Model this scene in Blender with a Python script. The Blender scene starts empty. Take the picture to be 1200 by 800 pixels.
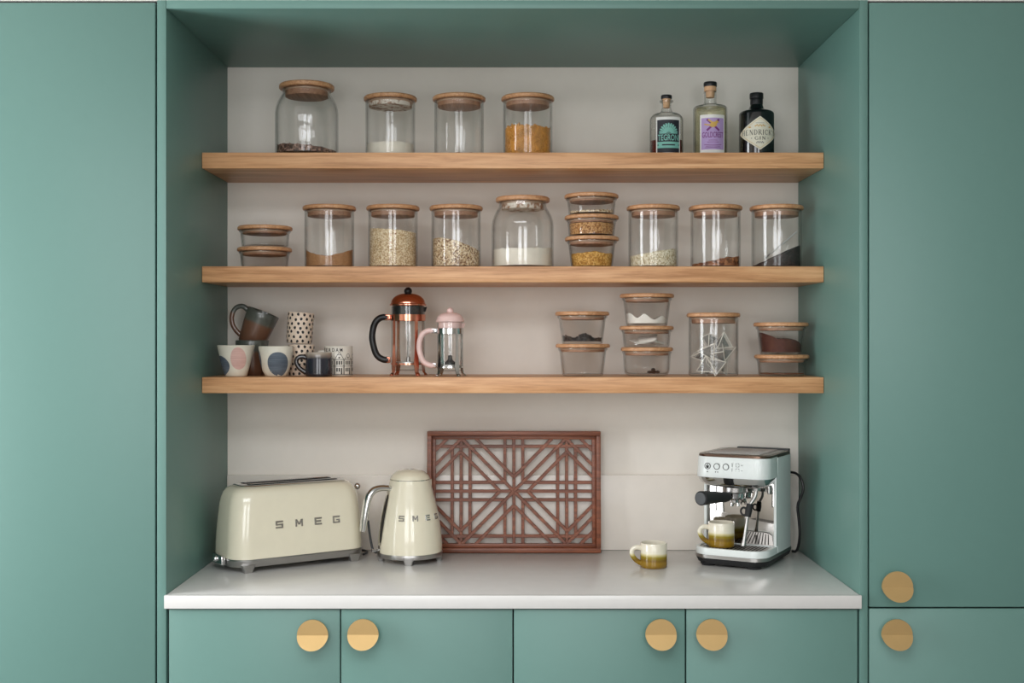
import bpy, bmesh, math, random
from mathutils import Vector, Matrix
random.seed(7)
PI = math.pi
COL = bpy.context.scene.collection
D = 2.78            # camera distance to the cabinet fronts
ZC = 1.495          # camera height
K0 = 0.002          # metres per pixel at the cabinet fronts


def kk(Y): return K0 * (D + Y) / D
def wx(px, Y): return (px - 601) * kk(Y)
def wz(py, Y): return ZC - (py - 399.5) * kk(Y)


# ------------------------------------------------------------------ materials
def lin(c):
    def f(v):
        v /= 255.0
        return v / 12.92 if v <= 0.04045 else ((v + 0.055) / 1.055) ** 2.4
    return (f(c[0]), f(c[1]), f(c[2]), 1.0)


class NT:
    def __init__(s, name):
        s.m = bpy.data.materials.new(name)
        s.m.use_nodes = True
        s.t = s.m.node_tree
        s.b = s.t.nodes.get('Principled BSDF')
        s.out = s.t.nodes.get('Material Output')

    def n(s, typ, **kw):
        nd = s.t.nodes.new(typ)
        for k, v in kw.items():
            setattr(nd, k, v)
        return nd

    def l(s, a, b): s.t.links.new(a, b)

    def coords(s, scale=(1, 1, 1), rot=(0, 0, 0), loc=(0, 0, 0)):
        tc = s.n('ShaderNodeTexCoord')
        mp = s.n('ShaderNodeMapping')
        mp.inputs['Scale'].default_value = scale
        mp.inputs['Rotation'].default_value = rot
        mp.inputs['Location'].default_value = loc
        s.l(tc.outputs['Object'], mp.inputs['Vector'])
        return mp.outputs['Vector']

    def noise(s, vec, scale, detail=4, rough=0.5, dist=0.0):
        nd = s.n('ShaderNodeTexNoise')
        nd.inputs['Scale'].default_value = scale
        nd.inputs['Detail'].default_value = detail
        nd.inputs['Roughness'].default_value = rough
        nd.inputs['Distortion'].default_value = dist
        s.l(vec, nd.inputs['Vector'])
        return nd.outputs['Fac']

    def ramp(s, fac, stops):
        nd = s.n('ShaderNodeValToRGB')
        el = nd.color_ramp.elements
        while len(el) < len(stops):
            el.new(0.5)
        for e, (p, c) in zip(el, stops):
            e.position = p
            e.color = lin(c) if len(c) == 3 else c
        s.l(fac, nd.inputs['Fac'])
        return nd.outputs['Color']

    def math(s, op, a, b=None):
        nd = s.n('ShaderNodeMath', operation=op)
        for i, v in enumerate((a, b)):
            if v is None: continue
            if isinstance(v, (int, float)): nd.inputs[i].default_value = v
            else: s.l(v, nd.inputs[i])
        return nd.outputs[0]

    def bump(s, h, strength=0.2, dist=0.001):
        nd = s.n('ShaderNodeBump')
        nd.inputs['Strength'].default_value = strength
        nd.inputs['Distance'].default_value = dist
        s.l(h, nd.inputs['Height'])
        s.l(nd.outputs['Normal'], s.b.inputs['Normal'])


def plain(name, c, rough=0.5, metal=0.0, spec=0.5, coat=0.0, var=0.03):
    t = NT(name)
    b = t.b
    b.inputs['Roughness'].default_value = rough
    b.inputs['Metallic'].default_value = metal
    b.inputs['Specular IOR Level'].default_value = spec
    b.inputs['Coat Weight'].default_value = coat
    b.inputs['Coat Roughness'].default_value = 0.08
    v = t.coords()
    f = t.noise(v, 35, 3)
    lo = tuple(max(0, x * (1 - var)) for x in c)
    hi = tuple(min(255, x * (1 + var)) for x in c)
    t.l(t.ramp(f, [(0.3, lo), (0.7, hi)]), b.inputs['Base Color'])
    return t.m


def wood(name, dark, mid, light, rough=0.45, sc=1.0, axis='x', contrast=1.0):
    t = NT(name)
    s = {'x': (1.2, 22, 22), 'y': (22, 1.2, 22), 'z': (22, 22, 1.2)}[axis]
    s = tuple(a * sc for a in s)
    oi = t.n('ShaderNodeObjectInfo')
    tc = t.n('ShaderNodeTexCoord')
    add = t.n('ShaderNodeVectorMath', operation='ADD')
    t.l(tc.outputs['Object'], add.inputs[0])
    scv = t.n('ShaderNodeVectorMath', operation='SCALE')
    scv.inputs[0].default_value = (3.1, 1.7, 2.3)
    t.l(oi.outputs['Random'], scv.inputs['Scale'])
    t.l(scv.outputs[0], add.inputs[1])
    mp = t.n('ShaderNodeMapping')
    mp.inputs['Scale'].default_value = s
    t.l(add.outputs[0], mp.inputs['Vector'])
    v = mp.outputs['Vector']
    n1 = t.noise(v, 1.6, 5, 0.55, 1.4)
    n2 = t.noise(v, 9, 4, 0.65, 0.3)
    f = t.math('ADD', t.math('MULTIPLY', n1, 0.65), t.math('MULTIPLY', n2, 0.35))
    t.l(t.ramp(f, [(0.36, dark), (0.5, mid), (0.64, light)]), t.b.inputs['Base Color'])
    t.b.inputs['Roughness'].default_value = rough
    t.bump(n2, 0.12, 0.0006)
    return t.m


def grain(name, cols, scale, rough=0.8, bump=0.6, bdist=0.002, stretch=(1, 1, 1)):
    t = NT(name)
    v = t.coords(scale=stretch)
    vo = t.n('ShaderNodeTexVoronoi')
    vo.inputs['Scale'].default_value = scale
    t.l(v, vo.inputs['Vector'])
    sp = t.n('ShaderNodeSeparateColor')
    t.l(vo.outputs['Color'], sp.inputs['Color'])
    n = len(cols)
    stops = [((i + 0.5) / n, c) for i, c in enumerate(cols)]
    t.l(t.ramp(sp.outputs[0], stops), t.b.inputs['Base Color'])
    t.b.inputs['Roughness'].default_value = rough
    inv = t.math('SUBTRACT', 1.0, vo.outputs['Distance'])
    t.bump(inv, bump, bdist)
    return t.m


def glass(name, tint=(0.985, 0.99, 0.988), edge=(0.42, 0.47, 0.46), f0=0.045, edge_pow=3.0):
    """Thin clear glass: straight-through transmission that darkens where the line of sight runs along the wall, plus Fresnel gloss."""
    t = NT(name)
    t.t.nodes.remove(t.b)
    lw = t.n('ShaderNodeLayerWeight')
    lw.inputs['Blend'].default_value = 0.5
    f5 = t.math('POWER', lw.outputs['Facing'], 5.0)
    fr = t.math('ADD', t.math('MULTIPLY', f5, 0.85 - f0), f0)
    ep = t.math('POWER', lw.outputs['Facing'], edge_pow)
    mix = t.n('ShaderNodeMix', data_type='RGBA')
    t.l(ep, mix.inputs['Factor'])
    mix.inputs['A'].default_value = (*tint, 1)
    mix.inputs['B'].default_value = (*edge, 1)
    tr = t.n('ShaderNodeBsdfTransparent')
    t.l(mix.outputs['Result'], tr.inputs['Color'])
    gl = t.n('ShaderNodeBsdfGlossy')
    gl.inputs['Roughness'].default_value = 0.02
    v = t.coords()
    w = t.noise(v, 14, 2)
    bp = t.n('ShaderNodeBump')
    bp.inputs['Strength'].default_value = 0.12
    bp.inputs['Distance'].default_value = 0.004
    t.l(w, bp.inputs['Height'])
    t.l(bp.outputs['Normal'], gl.inputs['Normal'])
    ms = t.n('ShaderNodeMixShader')
    t.l(fr, ms.inputs[0])
    t.l(tr.outputs[0], ms.inputs[1])
    t.l(gl.outputs[0], ms.inputs[2])
    t.l(ms.outputs[0], t.out.inputs['Surface'])
    return t.m


def glaze(name, stops, rough=0.22, wob=0.006, height=0.065, speck=0.0, coat=0.4):
    """Dipped ceramic glaze: the colour bands sit at fixed heights of the pot, with a wavering edge."""
    t = NT(name)
    tc = t.n('ShaderNodeTexCoord')
    sx = t.n('ShaderNodeSeparateXYZ')
    t.l(tc.outputs['Object'], sx.inputs[0])
    v = t.coords(scale=(1, 1, 0.35))
    w = t.noise(v, 45, 3)
    z = t.math('ADD', sx.outputs['Z'], t.math('MULTIPLY', t.math('SUBTRACT', w, 0.5), wob * 2))
    f = t.math('DIVIDE', z, height)
    t.l(t.ramp(f, stops), t.b.inputs['Base Color'])
    t.b.inputs['Roughness'].default_value = rough
    t.b.inputs['Coat Weight'].default_value = coat
    t.bump(t.noise(t.coords(scale=(1, 1, 3)), 40, 3), 0.25, 0.001)
    return t.m


def brushed(name, a, b, rough=0.6):
    t = NT(name)
    v = t.coords(scale=(6, 6, 90))
    t.l(t.ramp(t.noise(v, 3, 4, 0.6), [(0.3, a), (0.7, b)]), t.b.inputs['Base Color'])
    t.b.inputs['Roughness'].default_value = rough
    return t.m


def floured(name, wooda, flour):
    t = NT(name)
    v = t.coords()
    n = t.noise(v, 55, 5, 0.6)
    t.l(t.ramp(n, [(0.42, wooda), (0.52, flour)]), t.b.inputs['Base Color'])
    t.b.inputs['Roughness'].default_value = 0.8
    t.bump(n, 0.5, 0.003)
    return t.m


GREEN = (99, 136, 128)
M = {}
M['green'] = plain('sage_green_paint', GREEN, 0.42, var=0.003)
M['carcass'] = plain('dark_cabinet_carcass', (38, 44, 42), 0.7)
M['wall'] = plain('off_white_wall_paint', (232, 226, 217), 0.75, var=0.004)
M['greige'] = plain('greige_wall_paint', (150, 146, 138), 0.75, var=0.004)
M['ceiling'] = plain('white_ceiling_paint', (236, 234, 230), 0.8, var=0.01)
M['quartz'] = plain('white_quartz', (217, 215, 212), 0.24, var=0.006)
M['splash'] = plain('pale_grey_quartz', (228, 221, 212), 0.25, var=0.006)
M['oak'] = wood('oiled_oak', (178, 125, 82), (210, 157, 111), (228, 180, 134), 0.42)
M['floor'] = plain('grey_stone_floor', (96, 94, 92), 0.5)
M['bamboo'] = wood('bamboo_lid', (172, 120, 82), (200, 150, 108), (218, 172, 130), 0.45, 3.0, 'y')
M['plug'] = wood('bamboo_plug', (140, 100, 76), (164, 122, 96), (180, 140, 112), 0.55, 3.0, 'y')
M['plug_flour'] = floured('floured_plug', (158, 118, 90), (226, 218, 206))
M['seal'] = plain('translucent_silicone_ring', (188, 160, 136), 0.35)
M['walnut'] = wood('reddish_walnut', (90, 47, 29), (122, 68, 44), (150, 89, 61), 0.42, 1.6)
M['glass'] = glass('clear_jar_glass', tint=(0.993, 0.995, 0.993), edge=(0.42, 0.45, 0.44), edge_pow=5.0)
M['bowlglass'] = glass('clear_bowl_glass', tint=(0.992, 0.993, 0.991), edge=(0.46, 0.48, 0.47), edge_pow=5.0)
M['smoke'] = glass('thick_glass_foot', tint=(0.66, 0.60, 0.55), edge=(0.35, 0.32, 0.30))
M['yellowglass'] = glass('pale_straw_gin', tint=(0.95, 0.935, 0.80), edge=(0.68, 0.63, 0.42), f0=0.02)
M['bottleglass'] = glass('clear_bottle_glass', tint=(0.985, 0.988, 0.985), edge=(0.30, 0.31, 0.29), edge_pow=4.0)
M['redliquid'] = plain('dark_red_liquid', (92, 20, 18), 0.15)
M['blackglass'] = plain('black_bottle_glass', (10, 10, 14), 0.06, coat=0.6)
M['blackplastic'] = plain('black_plastic', (22, 22, 24), 0.42)
M['rubber'] = plain('black_rubber', (26, 26, 28), 0.65)
M['darkgrey'] = plain('dark_grey_plastic', (58, 60, 62), 0.5)
M['cork'] = plain('pale_cork', (212, 168, 128), 0.7, var=0.08)
M['brass'] = plain('brushed_brass', (206, 172, 118), 0.38, 0.7, var=0.01)
M['chrome'] = plain('polished_chrome', (212, 212, 212), 0.09, 1.0, var=0.01)
M['satin'] = plain('satin_steel', (176, 174, 172), 0.32, 1.0, var=0.02)
M['logometal'] = plain('bright_logo_metal', (168, 166, 160), 0.22, 0.8, var=0.01)
M['mirror'] = plain('polished_steel_plate', (188, 184, 180), 0.03, 1.0, var=0.005)
M['copper'] = plain('polished_copper', (222, 150, 124), 0.14, 1.0, var=0.02)
M['pink'] = plain('pale_pink_plastic', (232, 200, 194), 0.35)
M['cream'] = plain('cream_enamel', (232, 225, 202), 0.18, coat=0.7, var=0.006)
M['whiteshell'] = plain('icy_white_enamel', (220, 225, 223), 0.32, coat=0.25, var=0.006)
M['bronze'] = plain('bronze_tinted_edge', (96, 76, 64), 0.25, 0.8)
M['paper'] = plain('white_label_paper', (232, 230, 226), 0.6)
M['navy'] = plain('black_navy_print', (32, 34, 44), 0.55)
M['teal'] = plain('pale_teal_print', (122, 186, 174), 0.55)
M['lilac'] = plain('lilac_print', (178, 152, 202), 0.55)
M['purple'] = plain('purple_print', (120, 46, 122), 0.55)
M['gold'] = plain('ochre_print', (206, 166, 84), 0.5)
M['parch'] = plain('cream_label_paper', (226, 222, 204), 0.6)
M['ink'] = plain('black_ink', (28, 26, 26), 0.6)
M['greyink'] = plain('grey_ink', (120, 122, 124), 0.6)
M['dotcup'] = plain('cream_dotted_stoneware', (226, 206, 186), 0.4)
M['cupwhite'] = plain('cream_matte_stoneware', (222, 216, 200), 0.5)
M['patchblue'] = brushed('brushed_blue_glaze', (70, 80, 92), (104, 114, 126))
M['patchpink'] = brushed('brushed_pink_glaze', (202, 160, 150), (224, 186, 176))
M['mugwhite'] = plain('white_porcelain', (224, 218, 206), 0.25, coat=0.3)
M['claymug'] = glaze('brown_clay_grey_rim', [(0.0, (92, 62, 46)), (0.63, (108, 76, 58)), (0.70, (84, 86, 78)), (1.0, (74, 78, 72))], 0.3, 0.003, 0.095)
M['darkmug'] = glaze('blue_black_glaze_pale_rim', [(0.0, (24, 22, 28)), (0.12, (34, 35, 44)), (0.74, (38, 39, 50)), (0.90, (142, 128, 116)), (1.0, (176, 164, 150))], 0.18, 0.003, 0.064)
M['darkhandle'] = plain('black_brown_glaze', (34, 28, 28), 0.2, coat=0.4)
M['olivemug'] = glaze('olive_brown_glaze_cream_top', [(0.0, (124, 92, 20)), (0.22, (144, 112, 20)), (0.32, (120, 88, 18)), (0.47, (144, 126, 22)), (0.55, (206, 194, 138)), (0.63, (230, 224, 204)), (1.0, (230, 222, 204))], 0.16, 0.0025, 0.063)
M['flour'] = plain('white_flour', (236, 230, 216), 0.9, var=0.02)
M['sugar'] = plain('white_sugar', (240, 235, 226), 0.85, var=0.02)
M['rice'] = grain('white_rice_grains', [(186, 168, 128), (232, 220, 188), (246, 240, 220)], 360)
M['couscous'] = grain('couscous_grains', [(186, 150, 104), (226, 200, 158), (246, 230, 198)], 400)
M['oats'] = grain('mixed_oat_flakes', [(126, 86, 54), (206, 178, 140), (244, 230, 204), (216, 190, 150)], 290)
M['brownpowder'] = grain('brown_sugar', [(150, 104, 66), (176, 128, 84), (192, 146, 102)], 700, bump=0.3)
M['bulgur'] = grain('bulgur_grains', [(140, 88, 44), (186, 134, 78), (214, 168, 112)], 340)
M['polenta'] = grain('yellow_lentils', [(180, 126, 50), (214, 164, 78), (234, 194, 116)], 300)
M['macaroni'] = plain('wholewheat_pasta', (208, 146, 62), 0.55, var=0.12)
M['chocolate'] = grain('brown_cereal', [(72, 48, 38), (120, 88, 74), (164, 132, 116)], 200)
M['nuts'] = grain('brown_nuts', [(110, 66, 42), (152, 100, 68)], 300)
M['cinnamon'] = grain('cinnamon_bark', [(96, 52, 28), (150, 90, 50), (186, 128, 84)], 150)
M['coffee'] = grain('ground_coffee', [(26, 16, 16), (46, 32, 30), (72, 54, 52)], 400)
M['cocoa'] = grain('cocoa_powder', [(60, 26, 18), (82, 38, 26), (96, 48, 34)], 600, bump=0.3)
M['tealeaf'] = grain('black_tea_leaves', [(22, 18, 18), (44, 38, 36), (88, 84, 82)], 300)
M['raisin'] = plain('dark_raisins', (44, 22, 16), 0.5)
M['pouch'] = plain('white_paper_tea_pouch', (224, 218, 208), 0.8)


def gauze():
    t = NT('white_gauze')
    tr = t.n('ShaderNodeBsdfTransparent')
    ms = t.n('ShaderNodeMixShader')
    ms.inputs[0].default_value = 0.26
    t.b.inputs['Base Color'].default_value = lin((228, 224, 216))
    t.b.inputs['Roughness'].default_value = 0.6
    t.l(tr.outputs[0], ms.inputs[1])
    t.l(t.b.outputs[0], ms.inputs[2])
    t.l(ms.outputs[0], t.out.inputs['Surface'])
    return t.m
M['gauze'] = gauze()


# ------------------------------------------------------------------ mesh builder
def rrect(hx, hy, r, n=6, cx=0.0, cy=0.0):
    r = min(r, hx - 1e-5, hy - 1e-5)
    pts = []
    for (sx, sy, a0) in ((1, -1, -90), (1, 1, 0), (-1, 1, 90), (-1, -1, 180)):
        for i in range(n + 1):
            a = math.radians(a0 + 90 * i / n)
            pts.append((cx + sx * (hx - r) + r * math.cos(a), cy + sy * (hy - r) + r * math.sin(a)))
    return pts


def circle(r, n=24, cx=0.0, cy=0.0):
    return [(cx + r * math.cos(2 * PI * i / n), cy + r * math.sin(2 * PI * i / n)) for i in range(n)]


class MB:
    def __init__(s): s.bm = bmesh.new()

    def face(s, vs, mi=0):
        try:
            f = s.bm.faces.new(vs)
            f.material_index = mi
            return f
        except ValueError:
            return None

    def box(s, x0, x1, y0, y1, z0, z1, bev=0.0, mi=0, T=None, seg=2):
        t = bmesh.new()
        bmesh.ops.create_cube(t, size=1.0)
        for v in t.verts:
            v.co = Vector(((x0 + x1) / 2 + v.co.x * (x1 - x0), (y0 + y1) / 2 + v.co.y * (y1 - y0), (z0 + z1) / 2 + v.co.z * (z1 - z0)))
        if bev > 0:
            bmesh.ops.bevel(t, geom=list(t.edges), offset=bev, segments=seg, profile=0.5, affect='EDGES')
        s.merge(t, mi, T)

    def merge(s, t, mi=0, T=None):
        mp = {}
        for v in t.verts:
            mp[v] = s.bm.verts.new(T @ v.co if T is not None else v.co)
        for f in t.faces:
            s.face([mp[v] for v in f.verts], mi)
        t.free()

    def lathe(s, prof, seg=48, mi=0, T=None, closed=False):
        """prof: (r, z) list; r = 0 ends close to a point."""
        rings = []
        T = T or Matrix.Identity(4)
        for r, z in prof:
            if r <= 1e-6:
                rings.append([s.bm.verts.new(T @ Vector((0, 0, z)))])
            else:
                rings.append([s.bm.verts.new(T @ Vector((r * math.cos(2 * PI * i / seg), r * math.sin(2 * PI * i / seg), z))) for i in range(seg)])
        pairs = list(zip(rings[:-1], rings[1:]))
        if closed: pairs.append((rings[-1], rings[0]))
        for a, b in pairs:
            for i in range(seg):
                j = (i + 1) % seg
                if len(a) == 1 and len(b) == 1: continue
                if len(a) == 1: s.face([a[0], b[j], b[i]], mi)
                elif len(b) == 1: s.face([a[i], a[j], b[0]], mi)
                else: s.face([a[i], a[j], b[j], b[i]], mi)
        return s

    def loft(s, rings, mi=0, cap0=True, cap1=True, T=None, closed=False):
        """rings: lists of equal-length 3-D point loops."""
        T = T or Matrix.Identity(4)
        vr = [[s.bm.verts.new(T @ Vector(p)) for p in r] for r in rings]
        n = len(vr[0])
        pr = list(zip(vr[:-1], vr[1:]))
        if closed: pr.append((vr[-1], vr[0]))
        for a, b in pr:
            for i in range(n):
                j = (i + 1) % n
                s.face([a[i], a[j], b[j], b[i]], mi)
        if not closed:
            if cap0: s.face(list(reversed(vr[0])), mi)
            if cap1: s.face(vr[-1], mi)
        return s

    def slab(s, loops, mi=0, T=None):
        """loops: [(z, [(x, y)...])...] stacked outlines, capped."""
        return s.loft([[(x, y, z) for x, y in pts] for z, pts in loops], mi, T=T)

    def tube(s, pts, rad, seg=12, mi=0, flat=1.0, up=None, T=None, smooth=0):
        pts = [Vector(p) for p in pts]
        rad = list(rad) if isinstance(rad, (list, tuple)) else [rad] * len(pts)
        for _ in range(smooth):
            np_, nr = [pts[0]], [rad[0]]
            for i in range(len(pts) - 1):
                np_ += [pts[i] * 0.75 + pts[i + 1] * 0.25, pts[i] * 0.25 + pts[i + 1] * 0.75]
                nr += [rad[i] * 0.75 + rad[i + 1] * 0.25, rad[i] * 0.25 + rad[i + 1] * 0.75]
            np_.append(pts[-1]); nr.append(rad[-1])
            pts, rad = np_, nr
        n = len(pts)
        tang = [(pts[min(i + 1, n - 1)] - pts[max(i - 1, 0)]).normalized() for i in range(n)]
        ref = Vector(up) if up else (Vector((0, 0, 1)) if abs(tang[0].z) < 0.9 else Vector((0, 1, 0)))
        rings = []
        nrm = (ref - tang[0] * ref.dot(tang[0])).normalized()
        for i in range(n):
            nrm = (nrm - tang[i] * nrm.dot(tang[i]))
            nrm.normalize()
            bi = tang[i].cross(nrm)
            rings.append([tuple(pts[i] + (nrm * math.cos(2 * PI * a / seg) * flat + bi * math.sin(2 * PI * a / seg)) * rad[i]) for a in range(seg)])
        return s.loft(rings, mi, T=T)

    def sphere(s, c, r, seg=20, mi=0, sz=1.0):
        n = 10
        prof = [(r * math.sin(PI * i / n), -r * sz * math.cos(PI * i / n)) for i in range(n + 1)]
        prof[0] = (0, -r * sz); prof[-1] = (0, r * sz)
        return s.lathe(prof, seg, mi, Matrix.Translation(c))

    def wrap_patch(s, rf, fn, nu, nv, mi=0, off=0.0004):
        """fn(u, v) in [0,1]^2 -> (arc length s, z), laid on the revolved surface of radius rf(z), facing -y."""
        g = []
        for i in range(nu + 1):
            col = []
            for j in range(nv + 1):
                a, z = fn(i / nu, j / nv)
                R = rf(z) + off
                th = a / max(R, 1e-4)
                col.append(s.bm.verts.new((R * math.sin(th), -R * math.cos(th), z)))
            g.append(col)
        for i in range(nu):
            for j in range(nv):
                s.face([g[i][j], g[i + 1][j], g[i + 1][j + 1], g[i][j + 1]], mi)
        return s

    def wrap_rect(s, rf, s0, s1, z0, z1, mi=0, off=0.0004):
        n = max(2, int(abs(s1 - s0) / 0.003))
        return s.wrap_patch(rf, lambda u, v: (s0 + (s1 - s0) * u, z0 + (z1 - z0) * v), n, max(1, int(abs(z1 - z0) / 0.008)), mi, off)

    def wrap_line(s, rf, a, b, w, mi=0, off=0.0006):
        d = Vector((b[0] - a[0], b[1] - a[1]))
        p = Vector((-d.y, d.x)).normalized() * (w / 2)
        return s.wrap_patch(rf, lambda u, v: (a[0] + d.x * u + p.x * (2 * v - 1), a[1] + d.y * u + p.y * (2 * v - 1)), max(2, int(d.length / 0.004)), 1, mi, off)

    def wrap_disc(s, rf, c, a, b, mi=0, off=0.0005, n=20, rings=4, rot=0.0, wob=0.0, lobes=None):
        def pt(t, q):
            k = 1 + wob * math.sin(3 * t + c[0] * 900) if lobes is None else lobes(t)
            x, y = a * q * k * math.cos(t), b * q * k * math.sin(t)
            return (c[0] + x * math.cos(rot) - y * math.sin(rot), c[1] + x * math.sin(rot) + y * math.cos(rot))
        vs = []
        for j in range(rings + 1):
            row = []
            for i in range(n if j else 1):
                sa, z = pt(2 * PI * i / n, j / rings)
                R = rf(z) + off
                th = sa / R
                row.append(s.bm.verts.new((R * math.sin(th), -R * math.cos(th), z)))
            vs.append(row)
        for j in range(rings):
            for i in range(n):
                k = (i + 1) % n
                if j == 0: s.face([vs[0][0], vs[1][i], vs[1][k]], mi)
                else: s.face([vs[j][i], vs[j + 1][i], vs[j + 1][k], vs[j][k]], mi)
        return s

    def wrap_text(s, rf, txt, s0, s1, z0, z1, mi=0, off=0.0006, bold=0.0):
        vs, fs = text_geo(txt, bold)
        nv = []
        for x, y, _ in vs:
            z = z0 + (z1 - z0) * y
            R = rf(z) + off
            th = (s0 + (s1 - s0) * x) / R
            nv.append(s.bm.verts.new((R * math.sin(th), -R * math.cos(th), z)))
        for f in fs: s.face([nv[i] for i in f], mi)
        return s

    def build(s, name, mats, parent=None, ang=35, loc=None, recalc=True):
        if recalc: bmesh.ops.recalc_face_normals(s.bm, faces=list(s.bm.faces))
        me = bpy.data.meshes.new(name)
        s.bm.to_mesh(me); s.bm.free()
        for m in (mats if isinstance(mats, (list, tuple)) else [mats]):
            me.materials.append(M[m] if isinstance(m, str) else m)
        me.polygons.foreach_set('use_smooth', [True] * len(me.polygons))
        me.set_sharp_from_angle(angle=math.radians(ang))
        o = bpy.data.objects.new(name, me)
        COL.objects.link(o)
        if parent: o.parent = parent
        if loc: o.location = loc
        return o


_tg = {}
def text_geo(txt, bold=0.0, extrude=0.0):
    """Vertices normalised to the unit box (z kept) and faces of a line of lettering."""
    key = (txt, bold, extrude)
    if key in _tg: return _tg[key]
    cu = bpy.data.curves.new('lettering', 'FONT')
    cu.body = txt; cu.offset = bold; cu.extrude = extrude; cu.resolution_u = 3
    o = bpy.data.objects.new('lettering', cu)
    COL.objects.link(o)
    dg = bpy.context.evaluated_depsgraph_get()
    dg.update()
    me = bpy.data.meshes.new_from_object(o.evaluated_get(dg))
    vs = [tuple(v.co) for v in me.vertices]
    fs = [tuple(p.vertices) for p in me.polygons]
    bpy.data.objects.remove(o); bpy.data.curves.remove(cu); bpy.data.meshes.remove(me)
    x0, x1 = min(v[0] for v in vs), max(v[0] for v in vs)
    y0, y1 = min(v[1] for v in vs), max(v[1] for v in vs)
    vs = [((v[0] - x0) / (x1 - x0), (v[1] - y0) / (y1 - y0), v[2]) for v in vs]
    _tg[key] = (vs, fs)
    return _tg[key]


SERIF = {  # strokes (x0, y0, x1, y1, weight) in a unit box
 'H': [(.2, 0, .2, 1, .15), (.8, 0, .8, 1, .15), (.2, .52, .8, .52, .06), 's.2', 's.8'],
 'E': [(.25, 0, .25, 1, .15), (.05, .97, .85, .97, .06), (.05, .03, .88, .03, .06), (.25, .52, .65, .52, .06), (.85, .97, .85, .8, .05), (.88, .03, .88, .22, .05)],
 'N': [(.2, 0, .2, 1, .07), (.85, 0, .85, 1, .07), (.2, 1, .85, 0, .16), 's.2', 't.85'],
 'D': [(.22, 0, .22, 1, .15), (.05, .97, .5, .97, .06), (.05, .03, .5, .03, .06), (.5, .97, .8, .8, .1), (.8, .8, .9, .5, .14), (.9, .5, .8, .2, .14), (.8, .2, .5, .03, .1)],
 'R': [(.22, 0, .22, 1, .15), (.05, .97, .5, .97, .06), (.5, .97, .75, .86, .1), (.75, .86, .75, .64, .14), (.75, .64, .5, .52, .1), (.22, .52, .5, .52, .06), (.45, .52, .95, .02, .15), 'f.22'],
 'I': [(.5, 0, .5, 1, .17), 's.5'],
 'C': [(.88, .8, .6, .97, .09), (.6, .97, .3, .88, .1), (.3, .88, .12, .5, .15), (.12, .5, .3, .12, .15), (.3, .12, .6, .03, .1), (.6, .03, .9, .2, .08), (.88, .95, .88, .72, .05)],
 'K': [(.22, 0, .22, 1, .15), (.85, .98, .25, .45, .07), (.4, .58, .92, .02, .16), 's.22', 't.85'],
 'S': [(.82, .82, .5, .97, .08), (.5, .97, .2, .8, .12), (.2, .8, .35, .58, .12), (.35, .58, .68, .42, .15), (.68, .42, .82, .2, .13), (.82, .2, .5, .03, .1), (.5, .03, .15, .18, .08), (.82, .97, .82, .76, .05), (.15, .03, .15, .26, .05)],
 'G': [(.88, .8, .6, .97, .09), (.6, .97, .3, .88, .1), (.3, .88, .12, .5, .15), (.12, .5, .3, .12, .15), (.3, .12, .6, .03, .1), (.6, .03, .86, .12, .08), (.86, .0, .86, .42, .13), (.7, .42, .98, .42, .05), (.88, .95, .88, .72, .05)],
 "'": [(.5, 1, .42, .74, .14)],
}
def serif_line(b, rf, word, s0, s1, z0, z1, mi, off):
    n = len(word)
    wd = [0.45 if c in "I'" else 1.0 for c in word]
    tot, x = sum(wd) + 0.16 * (n - 1), 0.0
    u = (s1 - s0) / tot
    for c, w_ in zip(word, wd):
        L_ = s0 + x * u
        def P(px_, py_): return (L_ + px_ * w_ * u, z0 + py_ * (z1 - z0))
        for st in SERIF[c]:
            if isinstance(st, str):
                q = float(st[1:])
                for yy in ((0.03, 0.97) if st[0] == 's' else (0.97,) if st[0] == 't' else (0.03,)):
                    b.wrap_line(rf, P(q - 0.16 / w_ * 0.9, yy), P(q + 0.16 / w_ * 0.9, yy), 0.055 * u, mi, off)
            else:
                b.wrap_line(rf, P(st[0], st[1]), P(st[2], st[3]), st[4] * u, mi, off)
        x += w_ + 0.16


BLOCK = {  # squared capitals: bars (x0, y0, x1, y1)
 'S': [(0, .8, 1, 1), (0, .4, 1, .6), (0, 0, 1, .2), (0, .6, .2, .8), (.8, .2, 1, .4)],
 'E': [(0, 0, .22, 1), (.22, .8, 1, 1), (.22, .4, .9, .6), (.22, 0, 1, .2)],
 'G': [(0, 0, .2, 1), (.2, .8, 1, 1), (.2, 0, 1, .2), (.8, .2, 1, .55), (.5, .4, .8, .55)],
 'M': [(0, 0, .2, 1), (.8, 0, 1, 1)],
}
def block_letter(b, ch, T, w, h, d=0.0022):
    for x0, y0, x1, y1 in BLOCK[ch]:
        b.box((x0 - .5) * w, (x1 - .5) * w, -d, 0.0006, (y0 - .5) * h, (y1 - .5) * h, 0.0005, 0, T, 1)
    if ch == 'M':
        for sx in (-1, 1):
            b.loft([[(sx * .5 * w, -d, .5 * h), (sx * .5 * w, 0.0006, .5 * h), (sx * .27 * w, 0.0006, .5 * h), (sx * .27 * w, -d, .5 * h)],
                    [(sx * .11 * w, -d, -.22 * h), (sx * .11 * w, 0.0006, -.22 * h), (sx * -.11 * w, 0.0006, -.22 * h), (sx * -.11 * w, -d, -.22 * h)]], T=T)


def tag(o, label=None, cat=None, group=None, kind=None):
    for k, v in (('label', label), ('category', cat), ('group', group), ('kind', kind)):
        if v: o[k] = v
    return o


def thing(name, label, cat, loc=(0, 0, 0), rz=0.0, group=None):
    o = bpy.data.objects.new(name, None)
    COL.objects.link(o)
    o.location = loc
    o.rotation_euler = (0, 0, rz)
    o.empty_display_size = 0.05
    return tag(o, label, cat, group)


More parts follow.
